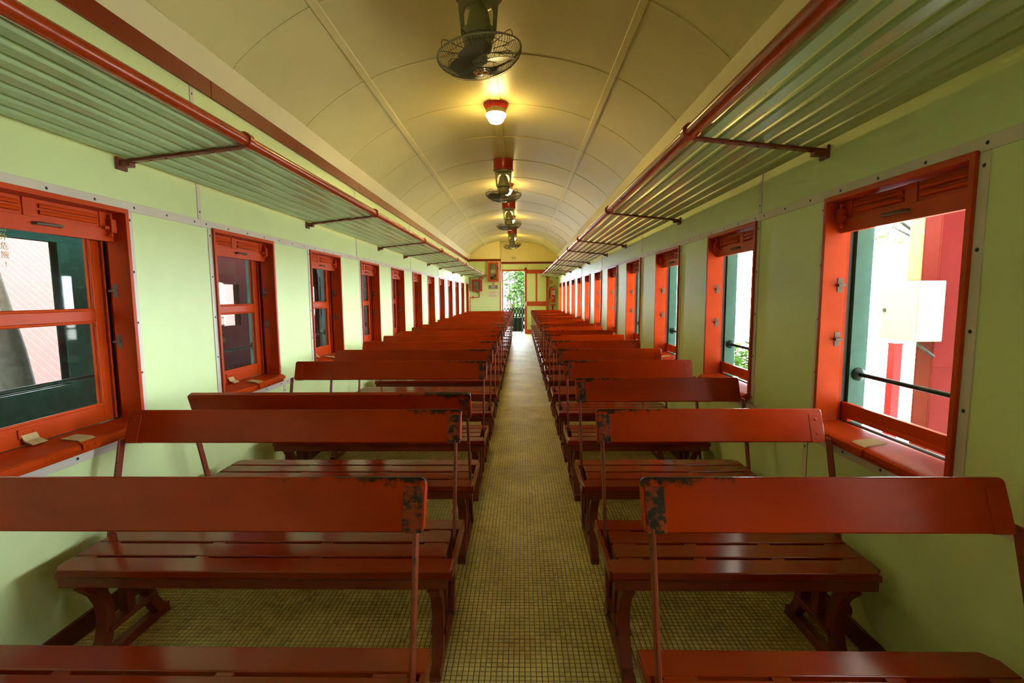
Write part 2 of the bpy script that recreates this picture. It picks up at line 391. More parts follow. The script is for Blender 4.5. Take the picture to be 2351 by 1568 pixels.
for r in range(r0+3, r0+30):
    for c in range(c0, c1):
        if k >= 296: break
        x, y = XL + c*TP, r*TP
        o = link('tile', tm, None, floor, (x, y, R.uniform(-0.0006, 0.0006))); single.add((r, c)); k += 1
vs, fs = [], []
for r in range(r0, int(YT1/TP)):
    for c in range(ncol+1):
        if (r, c) in single: continue
        if XL + c*TP + TS > XR: continue
        tile_geo(vs, fs, XL + c*TP, r*TP, R.uniform(-0.0007, 0.0006))
me = bpy.data.meshes.new('tile_field'); me.from_pydata(vs, [], fs); me.materials.append(MATS['mosaic_floor'])
tag(link('tile_field', me, None, floor), kind='stuff')

# ------------------------------------------------------------------ side walls
WT = 0.19
def wall(side):
    X = XL if side < 0 else XR; w0 = W0L if side < 0 else W0R
    ye = YP if side < 0 else YD
    mb = MB(); xo = X + side*WT
    mb.box(X, xo, YN, ye+0.06, 0, ZB); mb.box(X, xo, YN, ye+0.06, ZT, 2.76)
    ks = range(1, 13) if side < 0 else range(-1, 13); edges = [(w0+k*WP, w0+k*WP+WW) for k in ks if w0+k*WP+WW < ye - 0.03]
    prev = YN
    for a, b in edges:
        mb.box(X, xo, prev, a, ZB, ZT); prev = b
    mb.box(X, xo, prev, ye+0.06, ZB, ZT)
    nm = 'wall_left' if side < 0 else 'wall_right'
    w = struct(obj(nm, mb, 'wall_paint', smooth=False), 'pale green panelled side wall %s of the aisle' % ('left' if side < 0 else 'right'))
    # cover strips
    xs = X - side*0.004
    def screws(parent, pts):
        sb = MB()
        for y, z in pts: sb.lathe([(0.0, xs-side*0.0015), (0.004, xs-side*0.0013), (0.0062, xs-side*0.0004), (0.0062, xs)][::-1], 8, (0, y, z), 'x')
        tag(obj('screw', sb, 'screw_dark', parent), kind='stuff')
    def strip(y0, y1, z0, z1, step, vert):
        st = obj('cover_strip', MB().box(X+side*0.002, xs, y0, y1, z0, z1), 'strip_grey', w, 0.0012, seg=1)
        if vert:
            n = max(2, int((z1-z0)/step)+1); screws(st, [((y0+y1)/2, z0+0.04+(z1-z0-0.08)*i/(n-1)) for i in range(n)])
        else:
            n = max(2, int((y1-y0)/step)+1); screws(st, [(y0+0.05+(y1-y0-0.1)*i/(n-1), (z0+z1)/2) for i in range(n)])
    y = 2.78 - 4*2.6516
    while y < ye:
        strip(max(y,YN), min(y+2.6506, ye), ZT-0.006, ZT+0.038, 0.21, False); y += 2.6516
    y = (3.65 if side < 0 else 2.245) - 4*2.6516
    while y < ye:
        strip(max(y,YN), min(y+2.6506, ye), ZB-0.062, ZB-0.022, 0.21, False)
        if y > 0: strip(y-0.016, y+0.016, 0.095, ZB-0.063, 0.2, True)
        y += 2.6516
    y = 2.78
    while y < ye:
        strip(y-0.015, y+0.015, ZT+0.039, 2.61, 0.22, True); y += 2.6516
    for a, b in edges:
        if b < 0.5: continue
        strip(a-0.034, a+0.0, ZB-0.021, ZT-0.007, 0.26, True); strip(b, b+0.034, ZB-0.021, ZT-0.007, 0.26, True)
    # skirting
    struct(obj('baseboard_left' if side < 0 else 'baseboard_right', MB().box(X, X-side*0.014, YN, ye-0.02, 0.001, 0.09), 'skirting', None, 0.003), 'dark red skirting board along the %s wall' % ('left' if side < 0 else 'right'))
    # cornice boards under the ceiling
    y = 2.94 - 4*2.62; tr = None
    tr = struct(empty('trim_1' if side < 0 else 'trim_2', (X, YN, 2.61)), 'dark red wooden cornice board along the top of the %s wall' % ('left' if side < 0 else 'right'))
    while y < ye:
        a, b = max(y, YN), min(y+2.616, ye)
        bd = obj('cornice_board', MB().box(0, -side*0.018, a-YN, b-YN, 0, 0.10), 'cornice_wood', tr, 0.003)
        hb = MB(); n = max(2, int((b-a)/0.45))
        for i in range(n): hb.lathe([(0.0055, -side*0.0175), (0.0055, -side*0.0184), (0, -side*0.0186)], 8, (0, a-YN+0.06+(b-a-0.12)*i/max(1,n-1), 0.05), 'x')
        tag(obj('screw', hb, 'screw_dark', bd), kind='stuff'); y += 2.62
    return edges
EL = wall(-1); ER = wall(1)

# ------------------------------------------------------------------ ceiling
def zc(x): return 3.41 - 0.1533*x*x - 0.0326*x**4
def arc(x0, x1, off, y0, y1, th, n=8):
    mb = MB(); xs = [x0+(x1-x0)*i/n for i in range(n+1)]
    pts = [(x, zc(x)-off) for x in xs] + [(x, zc(x)-off+th) for x in reversed(xs)]
    nn = len(pts); b = len(mb.v)
    mb.v += [(p, y0, q) for p, q in pts] + [(p, y1, q) for p, q in pts]
    m_ = n
    for i in range(nn):
        j = (i+1) % nn; mb.f.append((i, nn+i, nn+j, j))
    for i in range(n):
        mb.f.append((i, i+1, nn-2-i, nn-1-i)); mb.f.append((nn+i, nn+nn-1-i, nn+nn-2-i, nn+i+1))
    return mb
cb = arc(-1.60, 1.60, -0.006, YN, YD+0.08, 0.05, 40)
ceil_ = struct(link('ceiling', cb.mesh('ceiling'), 'ceiling_paint', None, (XC, 0, 0)), 'arched cream ceiling of curved panels and battens')
SEG = [(-1.557, -1.014), (-1.014, 0.0), (0.0, 1.014), (1.014, 1.557)]
pm = [arc(a+0.004, b-0.004, 0.0, 0.004, RIBP-0.004, 0.007, 10).mesh('panel') for a, b in SEG]
rm = [arc(a+0.024, b-0.024, 0.0045, -0.013, 0.013, 0.006, 10).mesh('joint_strip', 0.0015, 1) for a, b in SEG]
for mm in pm + rm: mm.materials.append(MATS['ceiling_paint'])
k0 = int((YN-RIB0)/RIBP)
kk = k0
while RIB0 + (kk+1)*RIBP < YD + 0.9:
    y = RIB0 + kk*RIBP
    if y + RIBP > YD:
        for a, b in SEG: link('panel', arc(a+0.004, b-0.004, 0.0, 0.004, YD-y, 0.007, 10).mesh('panel'), 'ceiling_paint', ceil_, (0, y, 0))
    else:
        for mm in pm: link('panel', mm, None, ceil_, (0, y, 0))
    if y < YD - 0.1:
        for mm in rm: link('joint_strip', mm, None, ceil_, (0, y, 0))
    kk += 1
for x in (-1.014, 1.014):
    obj('batten', arc(x-0.024, x+0.024, 0.014, YN, YD, 0.014, 2), 'ceiling_paint', ceil_, 0.003)
FANS = [3.11, 7.23, 10.32, 14.44]
LAMPS = [5.17, 8.75, 12.2, 15.95]
stops = sorted([(y, 0.15) for y in FANS] + [(y, 0.13) for y in LAMPS]); prev = YN
for y, h in stops + [(YD+0.0, 0.0)]:
    obj('batten', arc(-0.045, 0.045, 0.010, prev, y-h+0.1 if h else y, 0.010, 3), 'ceiling_paint', ceil_, 0.002); prev = y + h - 0.1
for s_ in (-1, 1):
    hw = (XR-XL)/2
    mb = MB().prism([(s_*1.545, 2.838), (s_*1.572, 2.862), (s_*(hw+0.02), 2.71), (s_*(hw-0.012), 2.71)], YN, (YP if s_ < 0 else YD), 'y')
    obj('cove', mb, 'cove_paint', ceil_)
    obj('cove_bead', MB().tube([(s_*1.552, YN, 2.842), (s_*1.552, YP if s_ < 0 else YD, 2.842)], 0.008, 8), 'cove_paint', ceil_)

# ------------------------------------------------------------------ end walls
def gable(y0, y1, x0, x1, zlow):
    n = 24; xs = [x0+(x1-x0)*i/n for i in range(n+1)]
    hw = 1.61
    def top(x):
        x -= XC
        return zc(max(-1.59, min(1.59, x)))
    return MB().prism([(x, top(x)) for x in xs] + [(x1, zlow), (x0, zlow)], y0, y1, 'y')
XPa = -0.727
wf = MB()
wf.box(XL-0.1, XPa, YP, YP+0.05, 0, 2.66)                    # partition
wf.box(XPa-0.05, XPa, YP+0.05, YD+0.06, 0, 2.66)             # its return
wf.box(XPa, -0.676, YD, YD+0.06, 0, 2.31); wf.box(0.129, XR+0.1, YD, YD+0.06, 0, 2.31); wf.box(XPa, XR+0.1, YD, YD+0.06, 2.31, 2.60)
wfront = struct(obj('wall_front', wf, 'wall_paint', smooth=False), 'green end wall with the doorway at the far end of the carriage')
g1 = gable(YP, YP+0.05, XL-0.02, XPa, 2.66); obj('gable_panel', g1, 'gable_paint', wfront, smooth=False)
g2 = gable(YD, YD+0.06, XPa-0.04, XR+0.1, 2.60); obj('gable_panel', g2, 'gable_paint', wfront, smooth=False)
g3 = MB().box(XPa-0.05, XPa, YP+0.05, YD, 2.66, 3.36); obj('gable_return', g3, 'cream_paint', wfront, smooth=False)
obj('corner_strip', MB().box(XPa-0.03, XPa+0.006, YP-0.008, YP+0.02, 2.73, 3.36), 'cream_paint', wfront, 0.003)
obj('corner_strip', MB().box(XPa-0.028, XPa+0.008, YP-0.01, YP+0.02, 0.02, 2.65), 'door_red', wfront, 0.003)
obj('cover_strip', MB().box(-0.70, -0.675, YD-0.006, YD, 2.38, 2.58), 'cream_paint', wfront)
obj('cover_strip', MB().box(0.21, 0.235, YD-0.006, YD, 2.38, 2.58), 'cream_paint', wfront)
obj('cover_strip', MB().box(XL+0.001, XL+0.03, YP-0.006, YP, 0.1, 2.60), 'strip_grey', wfront)
t3 = struct(empty('trim_3', (0, YD, 2.58)), 'dark red cornice boards across the far end wall')
obj('cornice_board', MB().box(XPa+0.002, XR-0.02, -0.02, 0, 0.0, 0.075), 'cornice_wood', t3, 0.003)
obj('cornice_board', MB().box(XL+0.02, XPa+0.01, YP-YD-0.02, YP-YD, 0.065, 0.145), 'cornice_wood', t3, 0.003)
wb = MB().box(XL-0.1, XR+0.1, YN-0.06, YN, 0, 2.72)
wback = struct(obj('wall_back', wb, 'wall_paint', smooth=False), 'green end wall behind the camera')
obj('gable_panel', gable(YN-0.06, YN, XL-0.02, XR+0.02, 2.72), 'gable_paint', wback, smooth=False)
# carriage number
nm = text_mesh('302', 0.115, 'number'); 
o = tag(link('number_lettering', nm, 'number_olive', None, (-0.268, YD-0.0015, 2.79), (math.pi/2, 0, 0)), 'dark painted number 302 on the cream gable above the doorway', 'lettering')
o.scale = (1.0, 1.0, 1.0)

# doorway frame and sliding door
dr = struct(empty('door_1', (0.129, YD, 0)), 'red framed sliding door with green panels, slid open beside the doorway')
X0 = 0.129; 
def dbox(n, x0, x1, z0, z1, m, p=dr, y0=-0.075, y1=-0.035, bv=0.004): return obj(n, MB().box(x0-X0, x1-X0, y0, y1, z0, z1), m, p, bv)
dbox('stile', 0.129, 0.215, 0.015, 2.30, 'door_red'); dbox('stile', 0.925, 1.015, 0.015, 2.30, 'door_red')
dbox('rail', 0.215, 0.925, 2.22, 2.30, 'door_red'); dbox('rail', 0.215, 0.925, 1.03, 1.195, 'door_red', y0=-0.079); dbox('rail', 0.215, 0.925, 0.015, 0.155, 'door_red')
dbox('mullion', 0.539, 0.598, 1.195, 2.22, 'door_red')
for a, b, c, d in ((0.215,0.539,1.195,2.22),(0.598,0.925,1.195,2.22),(0.215,0.925,0.155,1.03)): dbox('panel', a, b, c, d, 'wall_paint', y0=-0.056, y1=-0.046, bv=0)
dbox('track', 0.129, 1.04, 2.302, 2.362, 'door_red', y0=-0.085, y1=-0.001)
for x in (0.17, 0.965):
    h = MB(); h.box(x-X0-0.035, x-X0+0.035, -0.094, -0.087, 2.24, 2.39); h.lathe([(0.052,-0.094),(0.052,-0.087)], 16, (x-X0, 0, 2.39), 'y'); obj('hanger', h, 'door_red', dr, 0.002)
hd = MB().tube([(0.05,-0.078,1.04),(0.05,-0.115,1.05),(0.05,-0.115,1.17),(0.05,-0.078,1.18)], 0.011, 8); obj('handle', hd, 'brass', dr)
df = struct(empty('door_2', (-0.676, YD, 0)), 'red door frame around the open doorway')
for n, b_ in (('jamb', (-0.05,-0.002,-0.03,0.06,0.0,2.37)), ('jamb', (-0.012,0.016,-0.02,0.07,0.0,2.31)), ('lintel', (-0.05,0.815,-0.025,0.06,2.312,2.372)), ('threshold', (0.0,0.805,-0.01,0.07,-0.02,0.012))):
    obj(n, MB().box(*b_), 'vestibule' if n == 'threshold' else 'door_red', df, 0.003)

# ------------------------------------------------------------------ windows
def catch(parent, x, y, z, side):
    mb = MB(); mb.box(x-0.012, x+0.012, y-0.003, y, z-0.032, z+0.032); mb.box(x-0.018, x+0.014, y-0.022, y-0.003, z-0.006, z+0.006)
    return obj('catch', mb, 'bare_metal', parent, 0.0015, seg=1)
WMESH = {}
def win_part(key, name, fn, material, parent, bevel=0.0, seg=2):
    if key not in WMESH:
        WMESH[key] = fn().mesh(name, bevel, seg); WMESH[key].materials.append(MATS[material])
    return link(name, WMESH[key], None, parent)
wn = 0
def window(side, y0, label):
    global wn
    wn += 1; X = XL if side < 0 else XR; s = side; W = WW
    near = y0 < 8
    w = struct(empty('window_%d' % wn, (X, y0, 0)), label)
    K = lambda n: (side, n)
    B = lambda u0,u1,a,b,c,d: MB().box(s*u0, s*u1, a, b, c, d)
    def fjamb():
        mb = MB(); mb.box(s*-0.016, s*0.083, W-0.02, W, ZB+0.03, ZT-0.002); mb.box(s*0.083, s*0.105, W-0.008, W, ZB+0.03, ZT-0.002)
        return mb
    def njamb():
        mb = MB(); mb.box(s*-0.016, s*0.083, 0, 0.02, ZB+0.03, ZT-0.002); mb.box(s*0.083, s*0.105, 0, 0.008, ZB+0.03, ZT-0.002)
        return mb
    fj = win_part(K('fj'), 'jamb', fjamb, 'window_red', w, 0.002, 1)
    win_part(K('nj'), 'jamb', njamb, 'window_red', w, 0.002, 1)
    win_part(K('head'), 'head', lambda: B(-0.016,0.105,0,W,ZT-0.022,ZT), 'window_red', w, 0.002, 1)
    for a, b, nm_ in ((W-0.006, W, 'of'), (0, 0.006, 'on')):
        win_part(K(nm_), 'track', lambda: B(0.105,0.125,a,b,ZB+0.02,ZT), 'track_black', w)
    for a, b, nm_ in ((W-0.022, W, 'gf'), (0, 0.022, 'gn')):
        win_part(K(nm_), 'outer_post', lambda: B(0.125,0.20,a,b,ZB,ZT), 'outer_green', w, 0.002, 1)
    def sill():
        p = [(s*-0.05, ZB+0.004), (s*-0.05, ZB+0.022), (s*-0.030, ZB+0.036), (s*0.08, ZB+0.046), (s*0.10, ZB+0.046), (s*0.10, ZB), (s*-0.02, ZB), (s*-0.02, ZB-0.018), (s*-0.034, ZB-0.018), (s*-0.036, ZB+0.004)]
        return MB().prism(p, 0.0, W, 'y')
    sl = win_part(K('sill'), 'sill', sill, 'window_red', w, 0.002, 1)
    # raised shutter
    def shut():
        mb = B(0.052,0.070,0.022,W-0.022,1.682,ZT-0.023)
        mb.box(s*0.046, s*0.053, 0.022, W-0.022, 1.682, 1.742); mb.box(s*0.046, s*0.053, 0.28, 0.33, 1.742, ZT-0.023)
        mb.box(s*0.046, s*0.053, 0.022, 0.05, 1.742, ZT-0.023); mb.box(s*0.046, s*0.053, W-0.09, W-0.022, 1.742, ZT-0.023)
        return mb
    sh = win_part(K('shut'), 'shutter', shut, 'window_red', w, 0.0015, 1)
    for a, b in ((0.065, 0.265), (0.345, W-0.105)):
        for z in (1.763, 1.788): win_part(K('ridge%.2f%.3f' % (a, z)), 'ridge', lambda: MB().tube([(s*0.051, a, z), (s*0.047, a+0.012, z), (s*0.047, b-0.012, z), (s*0.051, b, z)], 0.0095, 8), 'window_red', sh)
    def handle():
        return MB().tube([(s*0.047, 0.31, 1.716), (s*0.03, 0.315, 1.716), (s*0.024, 0.33, 1.716), (s*0.024, 0.40, 1.716), (s*0.03, 0.415, 1.716), (s*0.047, 0.42, 1.716)], 0.0068, 8)
    win_part(K('handle'), 'handle', handle, 'bare_metal', sh)
    def latch():
        mb = MB(); mb.box(s*0.018, s*0.046, W-0.062, W-0.034, 1.722, 1.782); mb.box(s*0.028, s*0.046, W-0.085, W-0.02, 1.735, 1.750)
        mb.tube([(s*0.03, W-0.05, 1.78), (s*0.03, W-0.05, 1.80), (s*0.045, W-0.05, 1.80)], 0.007, 8); mb.tube([(s*0.03, W-0.05, 1.722), (s*0.03, W-0.055, 1.705), (s*0.02, W-0.07, 1.708)], 0.006, 8)
        return mb
    win_part(K('latch'), 'latch', latch, 'window_red', sh, 0.0015, 1)
    for z in (1.455, 1.215): catch(fj, s*0.062, W-0.02, z, side)
    # guard bar
    def bar():
        mb = MB().tube([(s*0.165, 0.02, 1.055), (s*0.165, W-0.02, 1.055)], 0.0095, 10)
        for yy, d in ((W-0.022, -1), (0.022, 1)): mb.lathe([(0.03, yy), (0.03, yy+d*0.006), (0.016, yy+d*0.016)], 12, (s*0.165, 0, 1.055), 'y')
        return mb
    win_part(K('bar'), 'guard_bar', bar, 'bar_green', w)
    # leather pull on the sill
    def pull():
        return MB().prism([(s*-0.056, ZB+0.002), (s*-0.056, ZB+0.026), (s*-0.032, ZB+0.042), (s*0.04, ZB+0.050), (s*0.04, ZB+0.046), (s*-0.031, ZB+0.0375), (s*-0.052, ZB+0.024), (s*-0.052, ZB+0.002)], 0.33, 0.40, 'y')
    win_part(K('pull'), 'strap', pull, 'leather_tan', sl)
    def plate():
        mb = MB().prism([(s*-0.059, ZB+0.000), (s*-0.059, ZB+0.027), (s*-0.046, ZB+0.036), (s*-0.044, ZB+0.033), (s*-0.0565, ZB+0.025), (s*-0.0565, ZB)], 0.323, 0.407, 'y')
        for yy in (0.348, 0.382): mb.lathe([(0.007, s*-0.059), (0.005, s*-0.062), (0, s*-0.0625)], 8, (0, yy, ZB+0.013), 'x')
        return mb
    win_part(K('plate'), 'strap_plate', plate, 'window_red', sl)
    if side < 0:
        def sash():
            mb = MB(); u0, u1 = 0.112, 0.145
            mb.box(s*u0, s*u1, 0.03, 0.082, 0.84, 1.80); mb.box(s*u0, s*u1, W-0.082, W-0.03, 0.84, 1.80)
            mb.box(s*(u0+.001), s*(u1-.001), 0.082, W-0.082, 0.84, 0.925); mb.box(s*(u0+.001), s*(u1-.001), 0.082, W-0.082, 1.312, 1.368); mb.box(s*(u0+.001), s*(u1-.001), 0.082, W-0.082, 1.74, 1.80)
            for z0, z1 in ((0.925, 1.312), (1.368, 1.74)):
                for a in (0.082, W-0.082): mb.tube([(s*(u0+0.004), a, z0), (s*(u0+0.004), a, z1)], 0.008, 6)
                for z in (z0, z1): mb.tube([(s*(u0+0.004), 0.082, z), (s*(u0+0.004), W-0.082, z)], 0.008, 6)
            mb.box(s*0.098, s*0.11, 0.02, 0.035, ZB+0.05, 1.81); mb.box(s*0.098, s*0.11, W-0.035, W-0.026, ZB+0.05, 1.81)
            return mb
        sa = win_part(K('sash'), 'sash', sash, 'window_red', w, 0.0018, 1)
        for i, (z0, z1) in enumerate(((0.925, 1.312), (1.368, 1.74))):
            win_part(K('pane%d' % i), 'pane', lambda: B(0.128,0.132,0.082,W-0.082,z0,z1), 'window_glass', sa)
        def spull():
            return MB().prism([(s*0.112, 0.885), (s*0.108, 0.888), (s*0.094, 0.862), (s*0.06, ZB+0.052), (s*0.066, ZB+0.049), (s*0.098, 0.858)], 0.24, 0.30, 'y')
        win_part(K('spull'), 'strap', spull, 'leather_tan', sa)
        def splate():
            mb = MB().box(s*0.106, s*0.1118, 0.232, 0.308, 0.872, 0.908)
            for yy in (0.252, 0.288): mb.lathe([(0.006, s*0.106), (0.004, s*0.103), (0, s*0.1025)], 8, (0, yy, 0.892), 'x')
            return mb
        win_part(K('splate'), 'strap_plate', splate, 'window_red', sa, 0.002, 1)
        return w, sa
    else:
        win_part(K('rail'), 'lowered_sash', lambda: MB().box(s*0.108,s*0.13,0.006,W-0.006,0.858,0.926).box(s*0.104,s*0.11,0.006,W-0.006,0.868,0.880).box(s*0.108,s*0.13,0.006,0.05,0.842,0.86).box(s*0.108,s*0.13,W-0.05,W-0.006,0.842,0.86), 'window_red', w, 0.002, 1)
        win_part(K('seal'), 'weather_seal', lambda: MB().tube([(s*0.14, 0.02, 0.822), (s*0.14, W-0.02, 0.822)], 0.017, 10), 'track_black', w)
        return w, None
for i, (a, b) in enumerate(EL):
    j = i
    lab = 'glazed red window in the left wall, %s from the camera' % ORD[j]
    w, sa = window(-1, a, lab)
    if j == 0:
        for n_, ch in enumerate('出外危險!'):
            me = text_mesh(ch, 0.030, 'lettering', 0.0003); me.materials.append(MATS['char_gold'])
            link('lettering', me, None, sa, (-0.1276, 1.822-a, 1.692-0.0345*n_), (math.pi/2, 0, math.pi/2))
for i, (a, b) in enumerate(ER):
    j = i - 2
    lab = 'open red window in the right wall, %s from the camera' % ORD[j] if j >= 0 else 'open red window in the right wall %s the camera' % ('beside' if j == -1 else 'behind')
    window(1, a, lab)

# ------------------------------------------------------------------ luggage racks
BR = [2.245, 4.185, 6.27, 7.63, 9.53, 10.93, 12.97, 14.79, 17.08]
def rack(side):
    X = XL if side < 0 else XR; RX = -1.265 if side < 0 else 0.753; s = side
    y1 = 17.12 if side < 0 else 17.65
    br = list(BR)
    if side > 0: br = [2.21, 4.16, 6.24, 7.59, 9.50, 10.9, 12.99, 14.76, 17.55]
    br = [0.35] + br
    rk = empty('luggage_rack', (X, -2.0, 2.04)); oy = -2.0
    tag(rk, 'green slatted luggage rack with red rail along the %s wall' % ('left' if s < 0 else 'right'), 'luggage rack', 'luggage racks')
    D = abs(X-RX)                       # rail distance from wall
    P = lambda d, y, z: (-s*d, y-oy, z-2.04)
    obj('rail', MB().tube([P(D, oy, 2.138), P(D, y1, 2.138)], 0.0265, 16), 'rail_red', rk)
    # slats
    d0, d1 = 0.035, D-0.035; n = 7; pitch = (d1-d0)/n; sw = pitch-0.023
    zz = lambda d: 2.055 + (2.118-2.055)*(d/D)
    for i in range(n):
        a = d0 + i*pitch + 0.0115; b = a + sw
        pts = [(-s*a, zz(a)-2.04+0.008), (-s*(a+0.008), zz(a)-2.04), (-s*(b-0.008), zz(b)-2.04), (-s*b, zz(b)-2.04+0.008), (-s*b, zz(b)-2.04+0.020), (-s*a, zz(a)-2.04+0.020)]
        obj('slat', MB().prism(pts, 0.0, y1-oy, 'y'), 'rack_green', rk, 0.0015, seg=1)
    for y in br:
        mb = MB(); y_ = y-oy
        za, zb = zz(0.02)-2.04, zz(D-0.02)-2.04
        mb.prism([(-s*0.012, za-0.016), (-s*(D-0.02), zb-0.012), (-s*(D-0.02), zb-0.001), (-s*0.012, za-0.001)], y_-0.017, y_+0.017, 'y')
        mb.box(-s*0.0, -s*0.014, y_-0.03, y_+0.03, za-0.045, za+0.012)
        mb.box(-s*0.014, -s*0.06, y_-0.02, y_+0.02, za-0.03, za-0.010)
        k_ = obj('bracket', mb, 'bracket_brown', rk, 0.0025, seg=1)
        cl = MB().lathe([(0.028, y_-0.022), (0.037, y_-0.018), (0.037, y_+0.018), (0.028, y_+0.022)], 18, (-s*D, 0, 2.138-2.04), 'y')
        obj('collar', cl, 'rail_red', k_)
        bl = MB()
        for i in range(n):
            d = d0 + (i+0.5)*pitch; z = zz(d)-2.04-0.014
            bl.lathe([(0.007, z), (0.005, z-0.004), (0, z-0.005)], 8, (-s*d, y_, 0))
        tag(obj('bolt', bl, 'bracket_brown', k_), kind='stuff')
    return rk
rack(-1); rack(1)

# ------------------------------------------------------------------ benches
BM = {}
def bpart(key, fn, material, bevel=0.0, seg=2):
    if key not in BM:
        BM[key] = fn().mesh(key[0], bevel, seg); BM[key].materials.append(MATS[material])
    return BM[key]
def rrect(t0, t1, z0, z1, r, n=4):
    pts = []
    for cx, cz, a0 in ((t1-r, z0+r, -90), (t1-r, z1-r, 0), (t0+r, z1-r, 90), (t0+r, z0+r, 180)):
        for i in range(n+1):
            a = math.radians(a0 + 90*i/n); pts.append((cx+r*math.cos(a), cz+r*math.sin(a)))
    return pts
LEGC = [(-0.184, 0.0), (-0.170, 0.022), (-0.140, 0.062), (-0.116, 0.105), (-0.103, 0.16), (-0.103, 0.215), (-0.113, 0.26), (-0.133, 0.305), (-0.158, 0.335), (-0.185, 0.354)]
def leg_mesh(s, t, m):
    # flat C-curved iron: offset polygon of the centre line, extruded across
    pts = [Vector(p) for p in LEGC]; L_, R_ = [], []
    for i, p in enumerate(pts):
        d = (pts[min(i+1, len(pts)-1)] - pts[max(i-1, 0)]).normalized(); nn = Vector((-d.y, d.x))
        if i == 0: nn = Vector((-1, 0))
        if i == len(pts)-1: nn = Vector((-0.9, 0.0))
        L_.append(p+nn*0.022); R_.append(p-nn*0.022)
    poly = [(m*q.x, q.y) for q in L_ + R_[::-1]]
    return MB().prism(poly, s*(t-0.022), s*(t+0.022), 'x')
def make_bench(side, row, flip, label):
    s = side; L = 1.475 if s < 0 else 0.97; xa = -0.26 if s < 0 else 0.32
    yc = 1.825 + S*(row-1)
    b = empty('bench', (xa, yc, 0), (0, 0, 0))
    tag(b, label, 'bench', 'slatted benches left of the aisle' if s < 0 else 'slatted benches right of the aisle')
    P = lambda n, fn, m, bv=0.0, par=None, seg=2, extra='': link(n, bpart((n, s, extra), fn, m, bv, seg), None, par or b)
    sw, g = 0.092, 0.014; ys = [-0.205 + i*(sw+g) for i in range(4)]
    for i in range(4):
        y0, y1 = ys[i], ys[i]+sw
        if i == 0: fn = lambda: MB().prism([(0, y0+0.0), (s*(L-0.03), y0), (s*L, y0+0.03), (s*L, y1), (0, y1)], 0.400, 0.430, 'z')
        elif i == 3: fn = lambda: MB().prism([(0, y0), (s*L, y0), (s*L, y1-0.03), (s*(L-0.03), y1), (0, y1)], 0.400, 0.430, 'z')
        else: fn = lambda: MB().box(s*0.036, s*L, y0, y1, 0.408, 0.430)
        P('slat', fn, 'bench_red', 0.005, extra=str(i))
    for i, t in enumerate((0.09, L*0.36, L*0.66, L-0.045)):
        def bat():
            w_ = 0.045 if i in (0, 3) else 0.024
            mb = MB().box(s*(t-w_), s*(t+w_), -0.185, 0.185, 0.385, 0.407)
            for q in range(3): mb.box(s*(t-w_), s*(t+w_), ys[q]+sw+0.0005, ys[q+1]-0.0005, 0.407, 0.4265)
            return mb
        P('batten', bat, 'bench_red', extra=str(i))
    P('end_guard', lambda: MB().box(s*-0.004, s*0.012, -0.19, 0.19, 0.385, 0.427), 'bench_red', 0.003)
    for i, y in enumerate((-0.19, 0.17)):
        P('apron', lambda: MB().box(s*0.014, s*(L-0.012), y, y+0.02, 0.352, 0.400), 'frame_red', 0.003, extra=str(i))
    for j, t in enumerate((0.065, L-0.10)):
        for m_ in (1, -1): P('leg', lambda: leg_mesh(s, t, m_), 'frame_red', 0.003, extra='%d%d' % (j, m_), seg=1)
        P('stretcher', lambda: MB().box(s*(t-0.03), s*(t+0.03), -0.115, 0.115, 0.118, 0.143), 'frame_red', 0.003, extra=str(j), seg=1)
        P('floor_beam', lambda: MB().box(s*(t-0.02), s*(t+0.02), -0.20, 0.20, 0.0, 0.044), 'frame_red', 0.004, extra=str(j), seg=1)
        P('post', lambda: MB().box(s*(t-0.018), s*(t+0.018), -0.022, 0.022, 0.143, 0.385), 'frame_red', 0.003, extra=str(j), seg=1)
    fl = -1 if flip else 1; e = 'f' if flip else 'n'
    for j, t in enumerate((0.024, L+0.010)):
        def arm():
            w_ = 0.017; p0, p1 = (0.0, 0.15), (fl*0.168, 0.81)
            mb = MB().prism([(p0[0]-w_, p0[1]-0.02), (p0[0]+w_, p0[1]-0.02), (p1[0]+w_, p1[1]), (p1[0]-w_, p1[1])], s*(t-0.006), s*(t+0.006), 'x')
            mb.lathe([(0.028, s*(t-0.008)), (0.028, s*(t+0.008))], 12, (0, 0, 0.16), 'x')
            return mb
        P('arm', arm, 'arm_iron', 0.003, extra=e+str(j), seg=1)
    # backrest board in its own leaning frame
    an = math.atan2(0.045, 0.13)*fl
    bk = link('backrest', bpart(('backrest', s, e), lambda: MB().prism(rrect(*( (0.0, L-0.01) if s > 0 else (-(L-0.01), 0.0) ), -0.005, 0.137, 0.016), -0.015, 0.015, 'y'), 'back_red', 0.005, 2), None, b, (0, fl*0.166, 0.797), (-an, 0, 0))
    for j, t in enumerate((0.033, L-0.043)):
        def strap():
            mb = MB().box(s*(t-0.026), s*(t+0.026), -0.0172, 0.0172, -0.006, 0.113)
            for yy in (-1, 1):
                for zz_ in (0.03, 0.09): mb.lathe([(0.0075, yy*0.0170), (0.0072, yy*0.0185), (0, yy*0.0195)], 10, (s*t, 0, zz_), 'y')
            return mb
        link('strap', bpart(('strap', s, str(j)), strap, 'strap_iron' if j == 0 else 'back_red', 0.0015, 1), None, bk)
    return b
for row in range(0, 19):
    flip = row in (2,)
    extra = ', backrest tipped towards camera' if flip else ''
    make_bench(-1, row, flip, ('long red slatted bench left of the aisle, %s row from the camera' % ORD[row]) if not flip else 'long red slatted bench left of the aisle with its backrest tipped towards the camera')
for row in range(0, 20):
    make_bench(1, row, False, 'short red slatted bench right of the aisle, %s row from the camera' % ORD[row])

